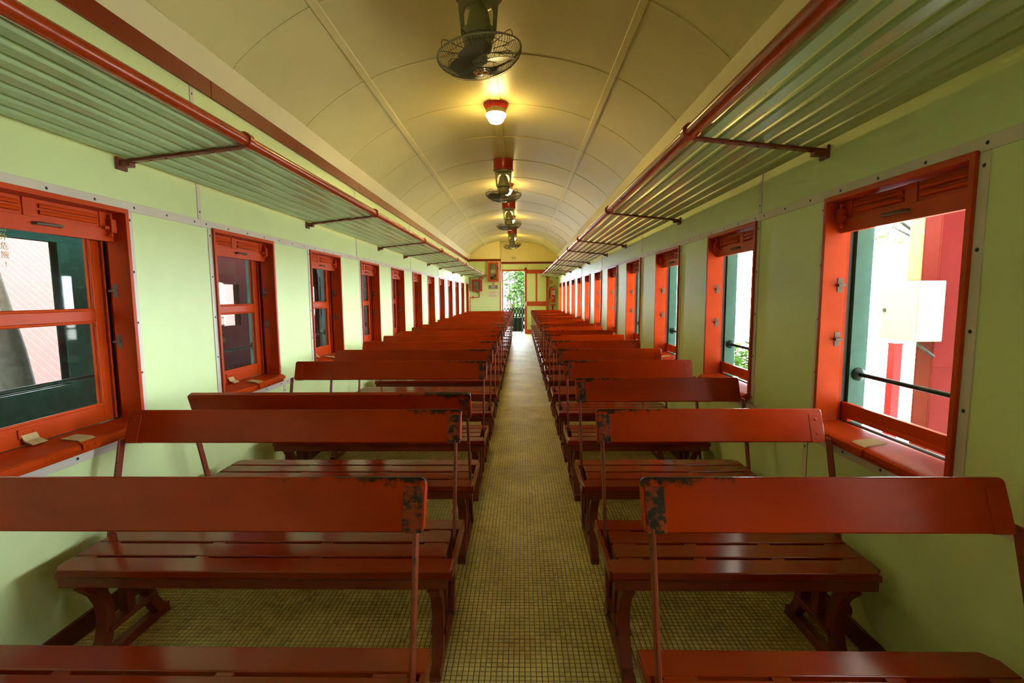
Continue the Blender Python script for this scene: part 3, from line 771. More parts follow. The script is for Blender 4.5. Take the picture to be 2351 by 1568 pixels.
# ------------------------------------------------------------------ ceiling fans
FMESH = {}
def fm(key, fn, material, bevel=0.0, seg=2):
    if key not in FMESH:
        FMESH[key] = fn().mesh(key, bevel, seg); FMESH[key].materials.append(MATS[material])
    return FMESH[key]
RF = 0.262
def f_guard():
    mb = MB(); n = 84
    for i in range(n):
        a = 2*math.pi*i/n; c, s_ = math.cos(a), math.sin(a); pts = []
        for k_ in range(9):
            q = k_/8; r = RF - (RF-0.05)*(q**1.35); z = -0.02 - 0.088*math.sin(q*math.pi/2)**0.9
            pts.append((r*c, r*s_, z))
        mb.tube([(RF*c, RF*s_, 0.0)] + pts, 0.0015, 3, caps=False)
    for r, z in ((0.20, -0.083), (0.13, -0.103)):
        mb.tube([(r*math.cos(2*math.pi*i/40), r*math.sin(2*math.pi*i/40), z) for i in range(40)], 0.0016, 4, closed=True)
    return mb
def f_rim(): return MB().tube([(RF*math.cos(2*math.pi*i/48), RF*math.sin(2*math.pi*i/48), 0.0) for i in range(48)], 0.0065, 8, closed=True)
def f_cage():
    mb = MB()
    for i in range(10):
        a = 2*math.pi*i/10
        def p(r, z, da=0.0): return (r*math.cos(a+da), r*math.sin(a+da), z)
        mb.tube([p(RF,0), p(RF-0.002,0.03), p(RF-0.012,0.044), p(RF-0.04,0.046), p(0.16,0.025), p(0.09,0.015)], 0.0024, 5, caps=False)
        mb.tube([p(0.15,0.022), p(0.19,0.006,0.2), p(0.2,0.0,0.31), p(0.19,0.006,0.43), p(0.15,0.022,0.628)], 0.0018, 4, caps=False)
    return mb
def f_blade():
    mb = MB(); n = 8; top = []; bot = []
    for i in range(n+1):
        r = 0.045 + (RF-0.035-0.045)*i/n; w = 0.045 + 0.055*math.sin(math.pi*min(1, 0.25+0.75*i/n)*0.9)
        for j in range(5):
            a = (j/4-0.5); yy = a*2*w; zz_ = -0.035 + a*0.05
            top.append((r, yy, zz_)); bot.append((r, yy, zz_-0.003))
    b0 = len(mb.v); mb.v += top + bot; N_ = len(top)
    for i in range(n):
        for j in range(4):
            q = i*5+j; mb.f.append((q, q+1, q+6, q+5)); mb.f.append((N_+q, N_+q+5, N_+q+6, N_+q+1))
    ring = [i*5 for i in range(n+1)] + [n*5+j for j in range(1,5)] + [i*5+4 for i in range(n-1,-1,-1)] + [j for j in range(3,0,-1)]
    for i in range(len(ring)):
        a, c = ring[i], ring[(i+1)%len(ring)]; mb.f.append((a, N_+a, N_+c, c))
    return mb
def fan(y, tiltx, tilty, label, spin):
    zt = zc(0) - 0.008
    f = tag(empty('ceiling_fan', (XC, y, zt)), label, 'fan', 'ceiling fans along the centre of the carriage')
    link('mount', fm('mount', lambda: MB().lathe([(0.148, 0.0), (0.148, -0.012), (0.143, -0.02), (0.143, -0.128), (0.150, -0.135), (0.150, -0.150), (0.09, -0.152)], 32), 'lamp_red'), None, f)
    def yoke():
        mb = MB(); w, t = 0.128, 0.012
        out = [(-w, -0.152), (w, -0.152), (w*0.84, -0.375), (w*0.84-0.02, -0.385), (w*0.84-0.024, -0.375)]
        inn = [(0.090, -0.26), (0.078, -0.225), (0.05, -0.205), (0, -0.20), (-0.05, -0.205), (-0.078, -0.225), (-0.090, -0.26)]
        mb.prism(out + inn + [(-(w*0.84-0.024), -0.375), (-(w*0.84-0.02), -0.385), (-w*0.84, -0.375)], -0.03, -0.012, 'y')
        mb.lathe([(w*0.92, -0.150), (w*0.95, -0.175), (w*0.6, -0.19)], 24)
        mb.lathe([(0.036, -0.18), (0.036, -0.215), (0.02, -0.225)], 16)
        return mb
    link('yoke', fm('yoke', yoke, 'fan_grey', 0.002, 1), None, f)
    link('motor', fm('motor', lambda: MB().lathe([(0.028, -0.212), (0.05, -0.222), (0.062, -0.25), (0.072, -0.30), (0.078, -0.345), (0.074, -0.352)], 24), 'fan_grey'), None, f)
    link('swivel_bracket', fm('swivel', lambda: MB().lathe([(0.082, -0.345), (0.10, -0.35), (0.10, -0.382), (0.085, -0.39)], 24).box(-0.108, 0.108, -0.028, 0.0, -0.378, -0.352), 'fan_grey', 0.002, 1), None, f)
    hd_ = link('head', fm('head', lambda: MB().lathe([(0.06, 0.105), (0.085, 0.085), (0.088, 0.03), (0.07, 0.0), (0.03, -0.012), (0.012, -0.02), (0.012, -0.05)], 24), 'fan_grey'), None, f, (0, 0, -0.483), (math.radians(tiltx), math.radians(tilty), 0))
    link('front_guard', fm('front_guard', f_guard, 'fan_wire'), None, hd_)
    link('rim', fm('rim', f_rim, 'fan_grey'), None, hd_)
    link('rear_guard', fm('rear_guard', f_cage, 'fan_wire'), None, hd_)
    link('hub', fm('hub', lambda: MB().lathe([(0.02, -0.012), (0.046, -0.02), (0.046, -0.055), (0.03, -0.066), (0.0, -0.07)], 20), 'fan_grey'), None, hd_)
    link('medallion', fm('medallion', lambda: MB().lathe([(0.052, -0.100), (0.056, -0.106), (0.052, -0.112), (0.040, -0.113), (0.036, -0.118), (0.0, -0.122)], 24), 'chrome'), None, hd_)
    for i in range(3): link('blade', fm('blade', f_blade, 'fan_blade', 0, 1), None, hd_, (0, 0, 0), (0, 0, spin+i*2*math.pi/3))
    return f
fan(FANS[0], 4, -7.5, 'large grey caged ceiling fan at the top of the picture, nearest the camera', 0.3)
fan(FANS[1], 2, 1, 'grey ceiling fan with red mount, second from the camera', 1.2)
fan(FANS[2], 4, -5, 'grey ceiling fan with red mount, third from the camera', 0.7)
fan(FANS[3], 9, -9, 'small-looking grey ceiling fan with red mount nearest the far doorway', 1.9)

# ------------------------------------------------------------------ ceiling lamps
def lamp(y, label):
    zt = zc(0) - 0.006
    l = tag(empty('ceiling_lamp', (XC, y, zt)), label, 'lamp', 'round ceiling lamps along the centre of the carriage')
    link('base', fm('lamp_base', lambda: MB().lathe([(0.132, 0.0), (0.130, -0.012), (0.108, -0.052), (0.10, -0.056)], 28), 'lamp_red'), None, l)
    link('ring', fm('lamp_ring', lambda: MB().lathe([(0.100, -0.05), (0.104, -0.06), (0.104, -0.10), (0.098, -0.104)], 28), 'lamp_ring'), None, l)
    link('globe', fm('lamp_globe', lambda: MB().lathe([(0.096, -0.100), (0.106, -0.108), (0.103, -0.120), (0.088, -0.130), (0.082, -0.155), (0.066, -0.178), (0.035, -0.19), (0.0, -0.193)], 28), 'lamp_globe'), None, l)
for i, y in enumerate(LAMPS):
    lamp(y, ['glowing round ceiling lamp with red base, in plain view between the first two fans', 'glowing ceiling lamp hidden behind the second fan', 'glowing ceiling lamp behind the third fan', 'glowing ceiling lamp behind the farthest fan'][i])

# ------------------------------------------------------------------ things on the end wall
mc = tag(empty('meter_cabinet', (-0.992, YP, 1.894)), 'tall cream and red glazed meter cabinet on the left of the doorway', 'cabinet')
X0, Z0 = -0.992, 1.894
def mbx(n, x0, x1, z0, z1, y0, y1, m, p=mc, bv=0.002): return obj(n, MB().box(x0-X0, x1-X0, y0, y1, z0-Z0, z1-Z0), m, p, bv, seg=1)
for q in ((-1.209,-1.18,1.894,2.638),(-0.804,-0.774,1.894,2.638),(-1.18,-0.804,1.894,1.92),(-1.18,-0.804,2.612,2.638)): mbx('surround', *q, -0.10, -0.001, 'cream_paint')
for q in ((-1.18,-1.106,1.92,2.612),(-0.877,-0.804,1.92,2.612),(-1.106,-0.877,1.92,1.988),(-1.106,-0.877,2.548,2.612)): mbx('door_frame', *q, -0.125, -0.09, 'door_red')
mbx('back', -1.18,-0.804,1.92,2.612,-0.012,-0.002,'cream_paint'); mbx('pane', -1.106,-0.877,1.988,2.548,-0.106,-0.102,'case_glass',bv=0)
mbx('meter', -1.095,-0.99,1.995,2.11,-0.08,-0.014,'meter_black'); mbx('meter', -0.965,-0.885,1.995,2.15,-0.08,-0.014,'meter_black'); mbx('meter_label', -1.09,-1.0,2.112,2.135,-0.082,-0.014,'dial_white'); mbx('meter_label', -0.94,-0.893,2.01,2.09,-0.084,-0.08,'cream_paint')
mbx('shelf', -1.106,-0.877,2.19,2.205,-0.085,-0.012,'cream_paint'); mbx('switch_box', -1.08,-0.90,2.215,2.34,-0.07,-0.012,'dial_white'); 
for x in (-1.07,-1.01,-0.95): mbx('fuse', x, x+0.045, 2.37, 2.53, -0.06, -0.012, 'meter_grey')
mbx('lock', -0.83,-0.80,2.34,2.42,-0.145,-0.12,'meter_black')
hb = tag(empty('hose_gauge_box', (-1.572, YP, 1.581)), 'red box with glass front and dial gauge beneath the left luggage rack end', 'box')
X0, Z0 = -1.572, 1.581
for q in ((-1.752,-1.693,1.581,1.998),(-1.448,-1.393,1.581,1.998),(-1.693,-1.448,1.581,1.634),(-1.693,-1.448,1.938,1.998)): mbx('frame', *q, -0.14, -0.001, 'hose_red', hb)
mbx('back', -1.693,-1.448,1.634,1.938,-0.012,-0.002,'wall_paint',hb); mbx('pane', -1.693,-1.448,1.634,1.938,-0.132,-0.129,'case_glass',hb,0)
o = MB().lathe([(0.052,-0.015),(0.052,-0.05),(0.046,-0.055),(0.0,-0.055)], 20, (-1.624-X0, 0, 1.878-Z0), 'y'); obj('gauge', o, 'dial_white', hb)
obj('gauge_pipe', MB().tube([(-1.624-X0,-0.04,1.83-Z0),(-1.62-X0,-0.04,1.66-Z0)],0.009,8).tube([(-1.50-X0,-0.04,1.93-Z0),(-1.50-X0,-0.04,1.64-Z0)],0.011,8), 'hose_red', hb)
obj('valve', MB().lathe([(0.02,-0.03),(0.026,-0.06),(0.012,-0.075)],12,(-1.51-X0,0,1.69-Z0),'y').lathe([(0.014,-0.03),(0.018,-0.06)],10,(-1.62-X0,0,1.67-Z0),'y'), 'meter_grey', hb)
pp = tag(empty('water_pipe', (-1.50, YP, 0.0)), 'thin red pipe running from the gauge box down the corner', 'pipe')
q = lambda x, z, y=-0.03: (x+1.50, y, z)
obj('pipe', MB().tube([q(-1.503,1.58),q(-1.503,1.385),q(-1.51,1.37),q(-1.525,1.365),q(-1.815,1.365),q(-1.832,1.36),q(-1.838,1.34),q(-1.838,0.1)], 0.013, 10), 'hose_red', pp)
obj('tap', MB().box(-0.24,-0.215,-0.055,-0.02,1.305,1.425), 'hose_red', pp, 0.004)
obj('hook_pipe', MB().tube([q(-1.49,2.0),q(-1.488,2.05),q(-1.47,2.078),q(-1.44,2.086),q(-1.40,2.083),q(-1.37,2.06),q(-1.35,2.026)], 0.018, 10), 'hose_red', pp)
obj('bracing', MB().tube([q(-1.60,1.575,-0.06),q(-1.57,1.55,-0.06),q(-1.505,1.545,-0.05)], 0.007, 6), 'hose_red', pp)
def sign(n, x0, x1, z0, z1, y, m, label, cat, rows, ink):
    e = tag(empty(n, ((x0+x1)/2, y, z0)), label, cat)
    w = (x1-x0)/2; obj('plate', MB().box(-w, w, -0.006, -0.0005, 0, z1-z0), m, e, 0.0015, seg=1)
    mb = MB(); rr = random.Random(n)
    for (zf, hf, a, b) in rows:
        x = -w + a*2*w
        while x < -w + b*2*w - 0.008:
            l_ = min(rr.uniform(0.010, 0.030), -w+b*2*w-x); mb.box(x, x+l_, -0.0068, -0.0058, zf*(z1-z0), (zf+hf)*(z1-z0)); x += l_+0.007
    tag(obj('print', mb, ink, e, smooth=False), kind='stuff'); return e
sign('plaque', -1.165, -0.836, 1.653, 1.788, YP, 'plaque_grey', 'dark grey plaque with pale lettering below the meter cabinet', 'plaque', [(0.68,0.17,0.18,0.80),(0.43,0.16,0.33,0.7),(0.26,0.07,0.08,0.94),(0.13,0.06,0.12,0.86)], 'plaque_ink')
sign('notice', -1.181, -0.839, 1.362, 1.61, YP, 'notice_paper', 'white printed notice below the grey plaque', 'notice', [(0.84,0.035,0.1,0.86),(0.75,0.035,0.1,0.92),(0.66,0.035,0.1,0.9),(0.57,0.035,0.18,0.7),(0.40,0.03,0.1,0.86),(0.32,0.03,0.1,0.9),(0.24,0.03,0.1,0.88),(0.16,0.03,0.1,0.86),(0.09,0.03,0.1,0.84)], 'notice_ink')
sg = tag(empty('small_sign', (-0.997, YP, 1.797)), 'small pale square sign with dark symbol under the meter cabinet', 'sign')
obj('plate', MB().box(-0.045,0.045,-0.005,-0.0005,0,0.088), 'cream_paint', sg); obj('symbol', MB().box(-0.013,0.013,-0.0065,-0.005,0.018,0.05).lathe([(0.012,-0.0065),(0.012,-0.005)],12,(0,0,0.058),'y'), 'bracket_brown', sg)
sg = tag(empty('extinguisher_sign', (1.118, YD, 1.844)), 'small red and yellow sign above the fire extinguisher', 'sign')
obj('plate', MB().box(-0.056,0.056,-0.005,-0.0005,0,0.112), 'hose_red', sg); obj('symbol', MB().box(-0.034,-0.002,-0.0065,-0.005,0.018,0.094), 'sign_yellow', sg); obj('symbol', MB().box(0.008,0.044,-0.0065,-0.005,0.018,0.094), 'notice_paper', sg)
fx = tag(empty('fire_extinguisher', (1.168, YD-0.11, 1.154)), 'red fire extinguisher with white label hanging at the far right corner', 'extinguisher')
obj('cylinder', MB().lathe([(0.06,0.0),(0.084,0.008),(0.088,0.03),(0.088,0.46),(0.08,0.495),(0.05,0.52),(0.03,0.528)], 28), 'ext_red', fx)
obj('neck', MB().lathe([(0.03,0.525),(0.03,0.555),(0.02,0.56)], 16), 'dial_white', fx)
obj('valve', MB().box(-0.02,0.02,-0.015,0.015,0.556,0.59).tube([(0,0,0.585),(0.05,0,0.605),(0.10,0,0.61)],0.008,8).tube([(0.01,0,0.57),(0.08,0,0.585)],0.007,8), 'hose_red', fx)
obj('hose', MB().tube([(-0.015,0,0.575),(-0.07,0,0.565),(-0.105,0,0.52),(-0.115,0,0.40),(-0.118,0,0.25),(-0.13,0,0.14)], 0.011, 8), 'rubber_black', fx)
def patch(a0, a1, z0, z1, r=0.0892):
    mb = MB(); n = 10
    for i in range(n):
        p, q_ = math.radians(a0+(a1-a0)*i/n), math.radians(a0+(a1-a0)*(i+1)/n)
        mb.quad((r*math.cos(p), r*math.sin(p), z0), (r*math.cos(q_), r*math.sin(q_), z0), (r*math.cos(q_), r*math.sin(q_), z1), (r*math.cos(p), r*math.sin(p), z1))
    return mb
obj('label', patch(-75, -5, 0.27, 0.46), 'white_paint', fx)
lb = MB(); 
for i in range(5):
    pt = patch(-118, -84, 0.29+i*0.032, 0.308+i*0.032); lb.v, lb.f = lb.v+pt.v, lb.f+[tuple(len(lb.v)+j for j in f_) for f_ in pt.f]
for i in range(4):
    pt = patch(-112, -66, 0.13+i*0.022, 0.141+i*0.022); lb.f += [tuple(len(lb.v)+j for j in f_) for f_ in pt.f]; lb.v += pt.v
tag(obj('print', lb, 'notice_paper', fx), kind='stuff')
obj('band', MB().lathe([(0.0895,0.225),(0.0905,0.227),(0.0905,0.238),(0.0895,0.24)], 28), 'rubber_black', fx)
obj('hook', MB().box(-0.02,0.02,0.03,0.109,0.40,0.44), 'rubber_black', fx)
st = tag(empty('extinguisher_stand', (1.158, YD-0.13, 0.0)), 'red metal stand with flared top under the fire extinguisher', 'stand')
obj('top_plate', MB().lathe([(0.02,1.06),(0.11,1.068),(0.115,1.085),(0.105,1.09),(0.0,1.09)], 24), 'hose_red', st)
obj('pole', MB().lathe([(0.05,1.06),(0.036,0.98),(0.034,0.03)], 16), 'hose_red', st); obj('base', MB().lathe([(0.10,0.0),(0.10,0.015),(0.04,0.035)], 24), 'hose_red', st)

# ------------------------------------------------------------------ vestibule beyond the doorway
vs_ = struct(obj('floor_vestibule', MB().box(XL-0.1, XR+0.1, YD+0.065, 19.0, -0.1, -0.02), 'vestibule', smooth=False), 'open end platform beyond the doorway')
gt = tag(empty('folding_gate', (-0.3, 18.75, -0.02)), 'black folding scissor gate across the platform beyond the doorway', 'gate')
def slat(x0, z0, x1, z1, y):
    d = Vector((x1-x0, 0, z1-z0)); n_ = Vector((-d.z, 0, d.x)).normalized()*0.021
    return MB().prism([(x0+n_.x, z0+n_.z), (x1+n_.x, z1+n_.z), (x1-n_.x, z1-n_.z), (x0-n_.x, z0-n_.z)], y-0.004, y+0.004, 'y')
for i in range(-5, 6):
    x = i*0.115
    for j in range(3):
        z = 0.06 + j*0.30
        obj('lattice_slat', slat(x, z, x+0.115*1.0, z+0.30, 0.006), 'gate_black', gt); obj('lattice_slat', slat(x+0.115, z, x, z+0.30, -0.006), 'gate_black', gt)
for x in (-0.60, 0.36, 0.60): obj('gate_post', MB().box(x-0.014, x+0.014, -0.014, 0.014, 0, 1.02), 'gate_black', gt, 0.002, seg=1)
cv = MB()
n = 30
for i in range(n+1):
    x = -0.46 + 0.80*i/n
    for j in range(7):
        z = 0.02 + 0.54*j/6; cv.v.append((x, -0.03 + 0.012*math.sin(x*38)+0.006*math.sin(x*90+z*6), z))
for i in range(n):
    for j in range(6): a = i*7+j; cv.f.append((a, a+7, a+8, a+1))
N_ = len(cv.v); cv.v += [(a, b+0.006, c) for a, b, c in cv.v]; cv.f += [tuple(N_+k_ for k_ in reversed(f_)) for f_ in list(cv.f)]
cvo = tag(link('canvas_sheet', cv.mesh('canvas_sheet', fix=False), 'canvas_black', None, (-0.3, 18.72, -0.018)), 'black canvas sheet hung on the lower half of the folding gate', 'sheet')
bw = tag(empty('brake_handwheel', (0.02, 18.45, -0.02)), 'black metal brake post by the folding gate', 'brake post')
obj('post', MB().lathe([(0.03,0.0),(0.03,0.02),(0.016,0.03),(0.016,0.98)], 12), 'gate_black', bw); obj('wheel', MB().tube([(0.09*math.cos(i*math.pi/12), 0.09*math.sin(i*math.pi/12), 0.98) for i in range(24)], 0.010, 8, closed=True).box(-0.085,0.085,-0.006,0.006,0.974,0.986).box(-0.006,0.006,-0.085,0.085,0.974,0.986), 'gate_black', bw)

# ------------------------------------------------------------------ outside: ground and coach underside
struct(obj('ground', MB().box(-40, 60, -30, 70, -1.30, -1.15), 'concrete', smooth=False), 'pale concrete ground around the carriages')
struct(obj('roof_outer', arc(-1.80, 1.80, -0.062, YN, YD+0.06, 0.03, 30), 'coach_roof', loc=(XC,0,0)), 'outer roof skin of the carriage')

struct(obj('ballast', MB().box(-7.0, 3.9, -30, 60, -1.149, -1.08), 'ballast', smooth=False), 'dark track ballast beside and under the carriages')
# ---- right side: column, boxes, fence, plants
cl_ = tag(empty('steel_column', (2.74, 3.14, -1.15)), 'tall red painted steel column outside the nearest right window', 'column')
mb = MB().box(-0.12,0.20,-0.085,-0.072,0,4.61).box(-0.12,0.20,0.042,0.055,0,4.61).box(0.03,0.045,-0.072,0.042,0,4.61).box(-0.12,-0.106,-0.072,0.042,0,4.61)
obj('flange', mb, 'steel_red', cl_, 0.003)
for z in (2.08, 2.55): obj('weld_seam', MB().box(-0.12,0.20,-0.088,-0.085,z,z+0.012), 'steel_red', cl_)
bx_ = tag(empty('control_box', (2.53, 3.143, 1.115)), 'ivory electrical control box with a lock on the red column', 'box')
obj('body', MB().box(-0.075,0.088,-0.145,0.145,0,0.378), 'box_ivory', bx_, 0.006); dd = obj('door', MB().box(-0.092,-0.077,-0.143,0.143,0.002,0.376), 'box_ivory', bx_, 0.004)
obj('lock', MB().lathe([(0.013,-0.093),(0.013,-0.098),(0,-0.098)],12,(0,0.10,0.19),'x'), 'screw_dark', dd)
obj('cable', MB().tube([(0.02,-0.05,0.0),(0.02,-0.06,-0.03),(0.05,-0.09,-0.07),(0.09,-0.09,-0.10)],0.009,8), 'rubber_black', bx_)
ty = tag(empty('cable_trunking', (2.70, 3.27, 1.50)), 'pale yellow vertical trunking above the control box', 'trunking')
obj('cover', MB().box(-0.06,0.06,-0.05,0.07,0.0,1.6), 'trunking_yellow', ty, 0.01); obj('clip', MB().box(-0.062,0.064,-0.056,-0.05,0.30,0.33).tube([(0.0,-0.054,0.02),(0.0,-0.054,1.6)],0.006,6), 'cream_paint', ty)
rp = tag(empty('fence_post', (4.5, 5.78, -1.15)), 'red square fence post seen through the nearest right window', 'post'); obj('post', MB().box(-0.05,0.05,-0.05,0.05,0,1.95), 'post_red', rp, 0.004); obj('cap', MB().box(-0.055,0.055,-0.055,0.055,1.95,1.97), 'post_red', rp, 0.003)
rp = tag(empty('fence_post', (4.6, 10.5, -1.15)), 'red square fence post seen through the second right window', 'post'); obj('post', MB().box(-0.05,0.05,-0.05,0.05,0,2.1), 'post_red', rp, 0.004); obj('cap', MB().box(-0.055,0.055,-0.055,0.055,2.1,2.12), 'post_red', rp, 0.003)
ff = tag(empty('mesh_fence', (4.8, 2.0, -1.15)), 'white steel mesh fence outside the right windows', 'fence')
wm = MB().tube([(0,0,0.02),(0,0,2.0)], 0.006, 6).mesh('fence_wire'); wm.materials.append(MATS['fence_white'])
for i in range(160): link('wire', wm, None, ff, (0, i*0.085, 0))
hm = MB().box(-0.008,0.008,0,13.6,-0.008,0.008).mesh('fence_rail'); hm.materials.append(MATS['fence_white'])
for z in (0.05, 0.5, 1.0, 1.5, 1.98): link('rail', hm, None, ff, (0.01, 0, z))
def leaves(mb, c, rad, n, size, rr, squash=1.0):
    for _ in range(n):
        d = Vector((rr.gauss(0,1), rr.gauss(0,1), rr.gauss(0,1))).normalized()*rad*rr.uniform(0.35,1); d.z *= squash
        p = Vector(c)+d; a = Vector((rr.gauss(0,1), rr.gauss(0,1), rr.gauss(0,0.6))).normalized(); b = a.cross(Vector((rr.gauss(0,1), rr.gauss(0,1), rr.gauss(0,1)))).normalized()
        l_ = size*rr.uniform(0.6,1.3); w_ = l_*0.36
        n0 = len(mb.v); mb.v += [tuple(p-a*l_*0.5), tuple(p+b*w_*0.5), tuple(p+a*l_*0.5), tuple(p-b*w_*0.5)]; mb.f.append((n0,n0+1,n0+2,n0+3))
def shrub(loc, h, label, seed):
    e = tag(empty('shrub', loc), label, 'shrub'); rr = random.Random(seed); tb = MB(); lf = MB()
    for i in range(9):
        a = i*0.7; r = 0.35*h*rr.uniform(0.4,1); top = (r*math.cos(a), r*math.sin(a), h*rr.uniform(0.6,1)); tb.tube([(0.03*math.cos(a),0.03*math.sin(a),0),(top[0]*0.4,top[1]*0.4,top[2]*0.55),top], [0.014,0.01,0.004], 5)
        leaves(lf, top, 0.24*h, 130, 0.085*h, rr, 0.6)
    obj('stem', tb, 'bark', e); tag(link('foliage', lf.mesh('foliage', fix=False, smooth=False), 'leaf', e), kind='stuff')
shrub((3.55, 7.75, -1.15), 1.75, 'light green feathery shrub outside the second right window', 3)
shrub((3.9, 6.7, -1.15), 1.0, 'low green shrub at the foot of the white mesh fence', 4)
def tree(loc, h, r, label, seed, n=2600, lean=(0,0), sp=0.28, lr=0.2):
    e = tag(empty('tree', loc), label, 'tree'); rr = random.Random(seed); tb = MB(); lf = MB()
    tb.tube([(0,0,0),(lean[0]*0.3,lean[1]*0.3,h*0.25),(lean[0],lean[1],h*0.6)], [r,r*0.8,r*0.6], 10)
    for i in range(7):
        a = i*0.9+rr.random(); q_ = (lean[0]+math.cos(a)*h*sp, lean[1]+math.sin(a)*h*sp, h*rr.uniform(0.65,0.95)); tb.tube([(lean[0],lean[1],h*0.55), q_], [r*0.4, r*0.1], 6)
        leaves(lf, q_, h*lr, n//7, 0.16, rr, 0.7)
    obj('trunk', tb, 'bark', e); tag(link('foliage', lf.mesh('foliage', fix=False, smooth=False), 'leaf', e), kind='stuff')
tree((9.6, 11.4, -1.15), 6.5, 0.15, 'tree with pale trunk behind the white mesh fence', 11, lean=(0.6,0.5))
tree((13.5, 21.0, -1.15), 7.5, 0.2, 'leafy tree far beyond the right fence', 12, n=3600)

cn = tag(empty('platform_canopy', (4.0, 10.0, 3.55)), 'platform platform canopy roof over the ground right of the carriage', 'canopy')
obj('roof_sheet', MB().box(-2.35, 2.4, -10.4, 14, 0.12, 0.17), 'canopy_grey', cn, smooth=False)
for i in range(7): obj('rafter', MB().box(-2.3, 2.35, -9.4+i*3.6, -9.28+i*3.6, -0.08, 0.118), 'steel_red', cn, 0.004)
obj('fascia', MB().box(2.33, 2.4, -10.4, 14, -0.88, 0.118), 'steel_red', cn, 0.004)  # deep unseen edge board added to cut low sky light on the jambs
cn2 = tag(empty('shade_canopy', (-4.0, 9.0, 3.55)), 'unseen canopy roof shading the neighbouring track left of the carriage', 'canopy')
obj('roof_sheet', MB().box(-2.4, 2.8, -15, 15, 0.12, 0.17), 'canopy_grey', cn2, smooth=False)  # unseen roof, width set to keep sky light off the neighbouring coaches
for i in range(8): obj('rafter', MB().box(-2.35, 1.5, -14+i*4.0, -13.88+i*4.0, 0.0, 0.118), 'steel_red', cn2, 0.004)
sb_ = tag(empty('blocker_building', (11.0, -4.0, -1.15)), 'plain unseen building added beside the track to shade the window jambs', 'building')  # added out of view, blocks sky light from the right window jambs
obj('wall', MB().box(-8.9, 9, -3, 2.4, 0, 5.4), 'blocker_wall', sb_, smooth=False); obj('roof', MB().box(-9.0, 9.4, -3.3, 2.5, 5.4, 5.6), 'roof_red', sb_, smooth=False)
# ---- bamboo behind the doorway
bb = tag(empty('bamboo_clump', (0.0, 25.0, -1.15)), 'green bamboo clump seen through the far doorway', 'bamboo')
rr = random.Random(5); lf = MB()
for i in range(15):
    x, y = rr.uniform(-0.9, 1.2), rr.uniform(-1, 1); lx, ly = rr.uniform(-0.25,0.25), rr.uniform(-0.3,0.3); h = rr.uniform(4.4, 6.5)
    obj('cane', MB().tube([(x,y,0),(x+lx*0.2,y+ly*0.2,h*0.5),(x+lx,y+ly,h)], [0.045,0.04,0.014], 7), 'bamboo_cane', bb)
    for k_ in range(8):
        t = 0.34+0.08*k_; w_ = 0.35 + 0.65*(x+0.9)/2.1
        leaves(lf, (x+lx*t*t+rr.uniform(-.15,.2), y+ly*t*t, h*t), 0.36, int(70*w_), 0.26, rr, 0.9)
tag(link('foliage', lf.mesh('foliage', fix=False, smooth=False), 'bamboo_leaf', bb), kind='stuff')
tree((4.6, 27.0, -1.15), 7.0, 0.14, 'dark leafy tree right of the bamboo beyond the doorway', 21, n=4200)
for x in (-1.0, -0.45, 0.25): 
    rp = tag(empty('railing_post', (x, 21.2, -1.15)), 'thin red railing post in front of the bamboo, %s' % {-1.0:'leftmost',-0.45:'middle',0.25:'rightmost'}[x], 'post'); obj('post', MB().tube([(0,0,0),(0,0,2.25)],0.022,8), 'post_red', rp); obj('cap', MB().lathe([(0.026,2.25),(0.026,2.27),(0,2.285)],8), 'post_red', rp)

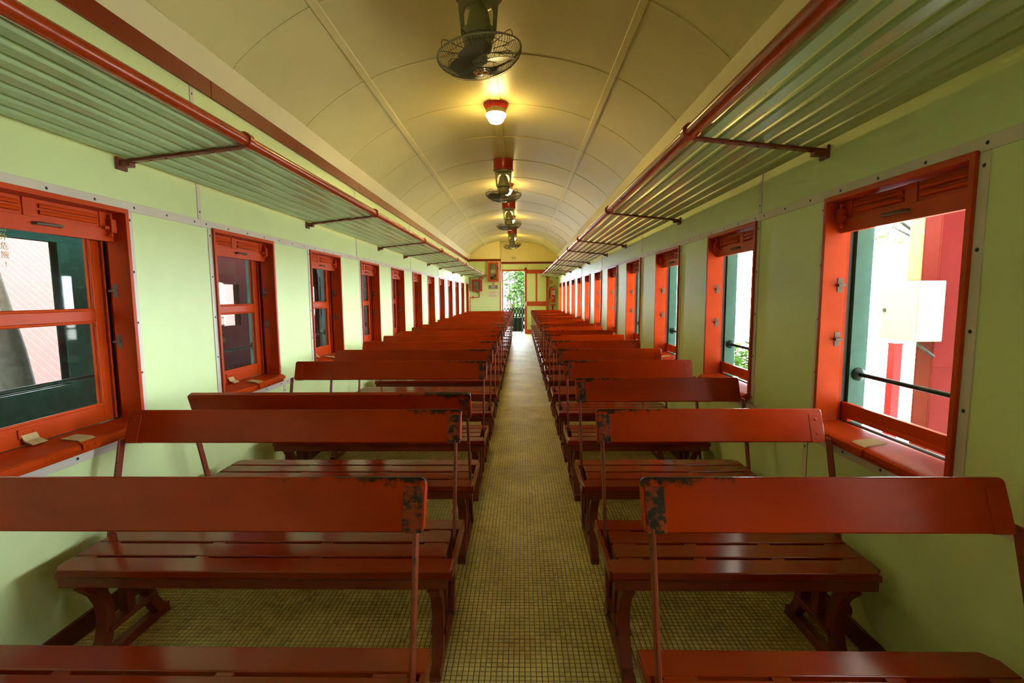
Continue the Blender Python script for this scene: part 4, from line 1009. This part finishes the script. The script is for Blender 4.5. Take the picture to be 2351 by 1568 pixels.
# ---- left side: carriages on the next track
def coach(y0, y1, opens, material, label):
    xa, xb = -3.3, -4.4; e = tag(empty('railway_carriage', ((xa+xb)/2, (y0+y1)/2, -1.15)), label, 'carriage')
    ox, oy, oz = (xa+xb)/2, (y0+y1)/2, -1.15
    def sidewall(x, ops, t):
        mb = MB(); prev = y0
        for a, b, c, d in sorted(ops):
            mb.box(x-ox, x+t-ox, prev-oy, a-oy, -0.1-oz, 2.6-oz); mb.box(x-ox, x+t-ox, a-oy, b-oy, -0.1-oz, c-oz); mb.box(x-ox, x+t-ox, a-oy, b-oy, d-oz, 2.6-oz); prev = b
        mb.box(x-ox, x+t-ox, prev-oy, y1-oy, -0.1-oz, 2.6-oz); return mb
    far = []
    for a, b, c, d in opens:
        k_ = xb/xa; far.append((max(y0+.05, min(y1-.3, a*k_-0.05)), max(y0+.3, min(y1-.05, b*k_+0.05)), 1.42-(1.42-c)*k_-0.02, 1.42+(d-1.42)*k_+0.02))
    obj('side', sidewall(xa, opens, -0.05), material, e, smooth=False)
    obj('side', sidewall(xb, [q_ for q_ in far if q_[1] > q_[0]+.05], 0.05), material, e, smooth=False)
    obj('end', MB().box(xb-ox, xa-ox, y0-oy, y0-oy+0.05, -0.1-oz, 2.6-oz).box(xb-ox, xa-ox, y1-oy-0.05, y1-oy, -0.1-oz, 2.6-oz), material, e, smooth=False)
    obj('underframe', MB().box(xb-ox+.05, xa-ox-.05, y0-oy, y1-oy, -0.2-oz, -0.1-oz).box(xb-ox+.2, xa-ox-.2, y0-oy+.4, y1-oy-.4, 0.07, 0.95), 'coach_roof', e, smooth=False)
    rf = MB(); n = 12; w = (xa-xb)/2+0.12
    rf.prism([(w*math.cos(math.pi*i/n), 2.6-oz+0.45*math.sin(math.pi*i/n)) for i in range(n+1)], y0-oy-0.1, y1-oy+0.1, 'y'); obj('roof', rf, 'coach_roof', e)
    for a, b, c, d in opens:
        fr = MB(); x = xa-ox
        fr.box(x-0.06,x+0.012,a-oy-0.04,a-oy,c-oz-0.04,d-oz+0.04).box(x-0.06,x+0.012,b-oy,b-oy+0.04,c-oz-0.04,d-oz+0.04).box(x-0.06,x+0.012,a-oy,b-oy,c-oz-0.04,c-oz).box(x-0.06,x+0.012,a-oy,b-oy,d-oz,d-oz+0.04); obj('window_frame', fr, material, e, smooth=False)
    n_ = int((y1-y0)/1.1)
    for i in range(1, n_):
        y = y0+(y1-y0)*i/n_
        if all(not (a-0.06 < y < b+0.06) for a, b, c, d in opens): obj('seam', MB().box(xa-ox, xa-ox+0.006, y-oy-0.02, y-oy+0.02, -0.05-oz, 2.55-oz), material, e)
    return e
coach(-2.0, 4.55, [(2.55, 3.37, 0.80, 1.82)], 'coach_green', 'dark green railway carriage outside the nearest left window')
coach(4.78, 7.42, [(5.20, 5.52, 1.10, 1.57)], 'coach_maroon', 'dark maroon railway wagon outside the second left window')
coach(7.66, 19.0, [(7.76, 7.86, 1.10, 1.74), (8.02, 8.12, 1.10, 1.74), (12.4, 12.9, 1.0, 1.8)], 'coach_green', 'dark green railway carriage outside the third left window and beyond')
rs = tag(empty('corrugated_roof', (-12, 12, -1.15)), 'red corrugated shed roof beyond the neighbouring carriages', 'roof')
rb = MB(); n = 620
for i in range(n+1):
    y = -14 + 28*i/n; z = 0.022*math.sin(i*math.pi/2)
    rb.v += [(3.0, y, 0.62+z), (-3.0, y, 6.2+z)]
for i in range(n): rb.f.append((2*i, 2*i+2, 2*i+3, 2*i+1))
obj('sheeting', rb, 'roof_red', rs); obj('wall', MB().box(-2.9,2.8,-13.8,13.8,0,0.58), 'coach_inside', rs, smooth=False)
tree((-7.9, 7.35, -1.15), 7, 0.24, 'tree with thick trunk between the carriages and the red roof', 31, n=2600, lean=(-0.25,-0.45), sp=0.07, lr=0.08)
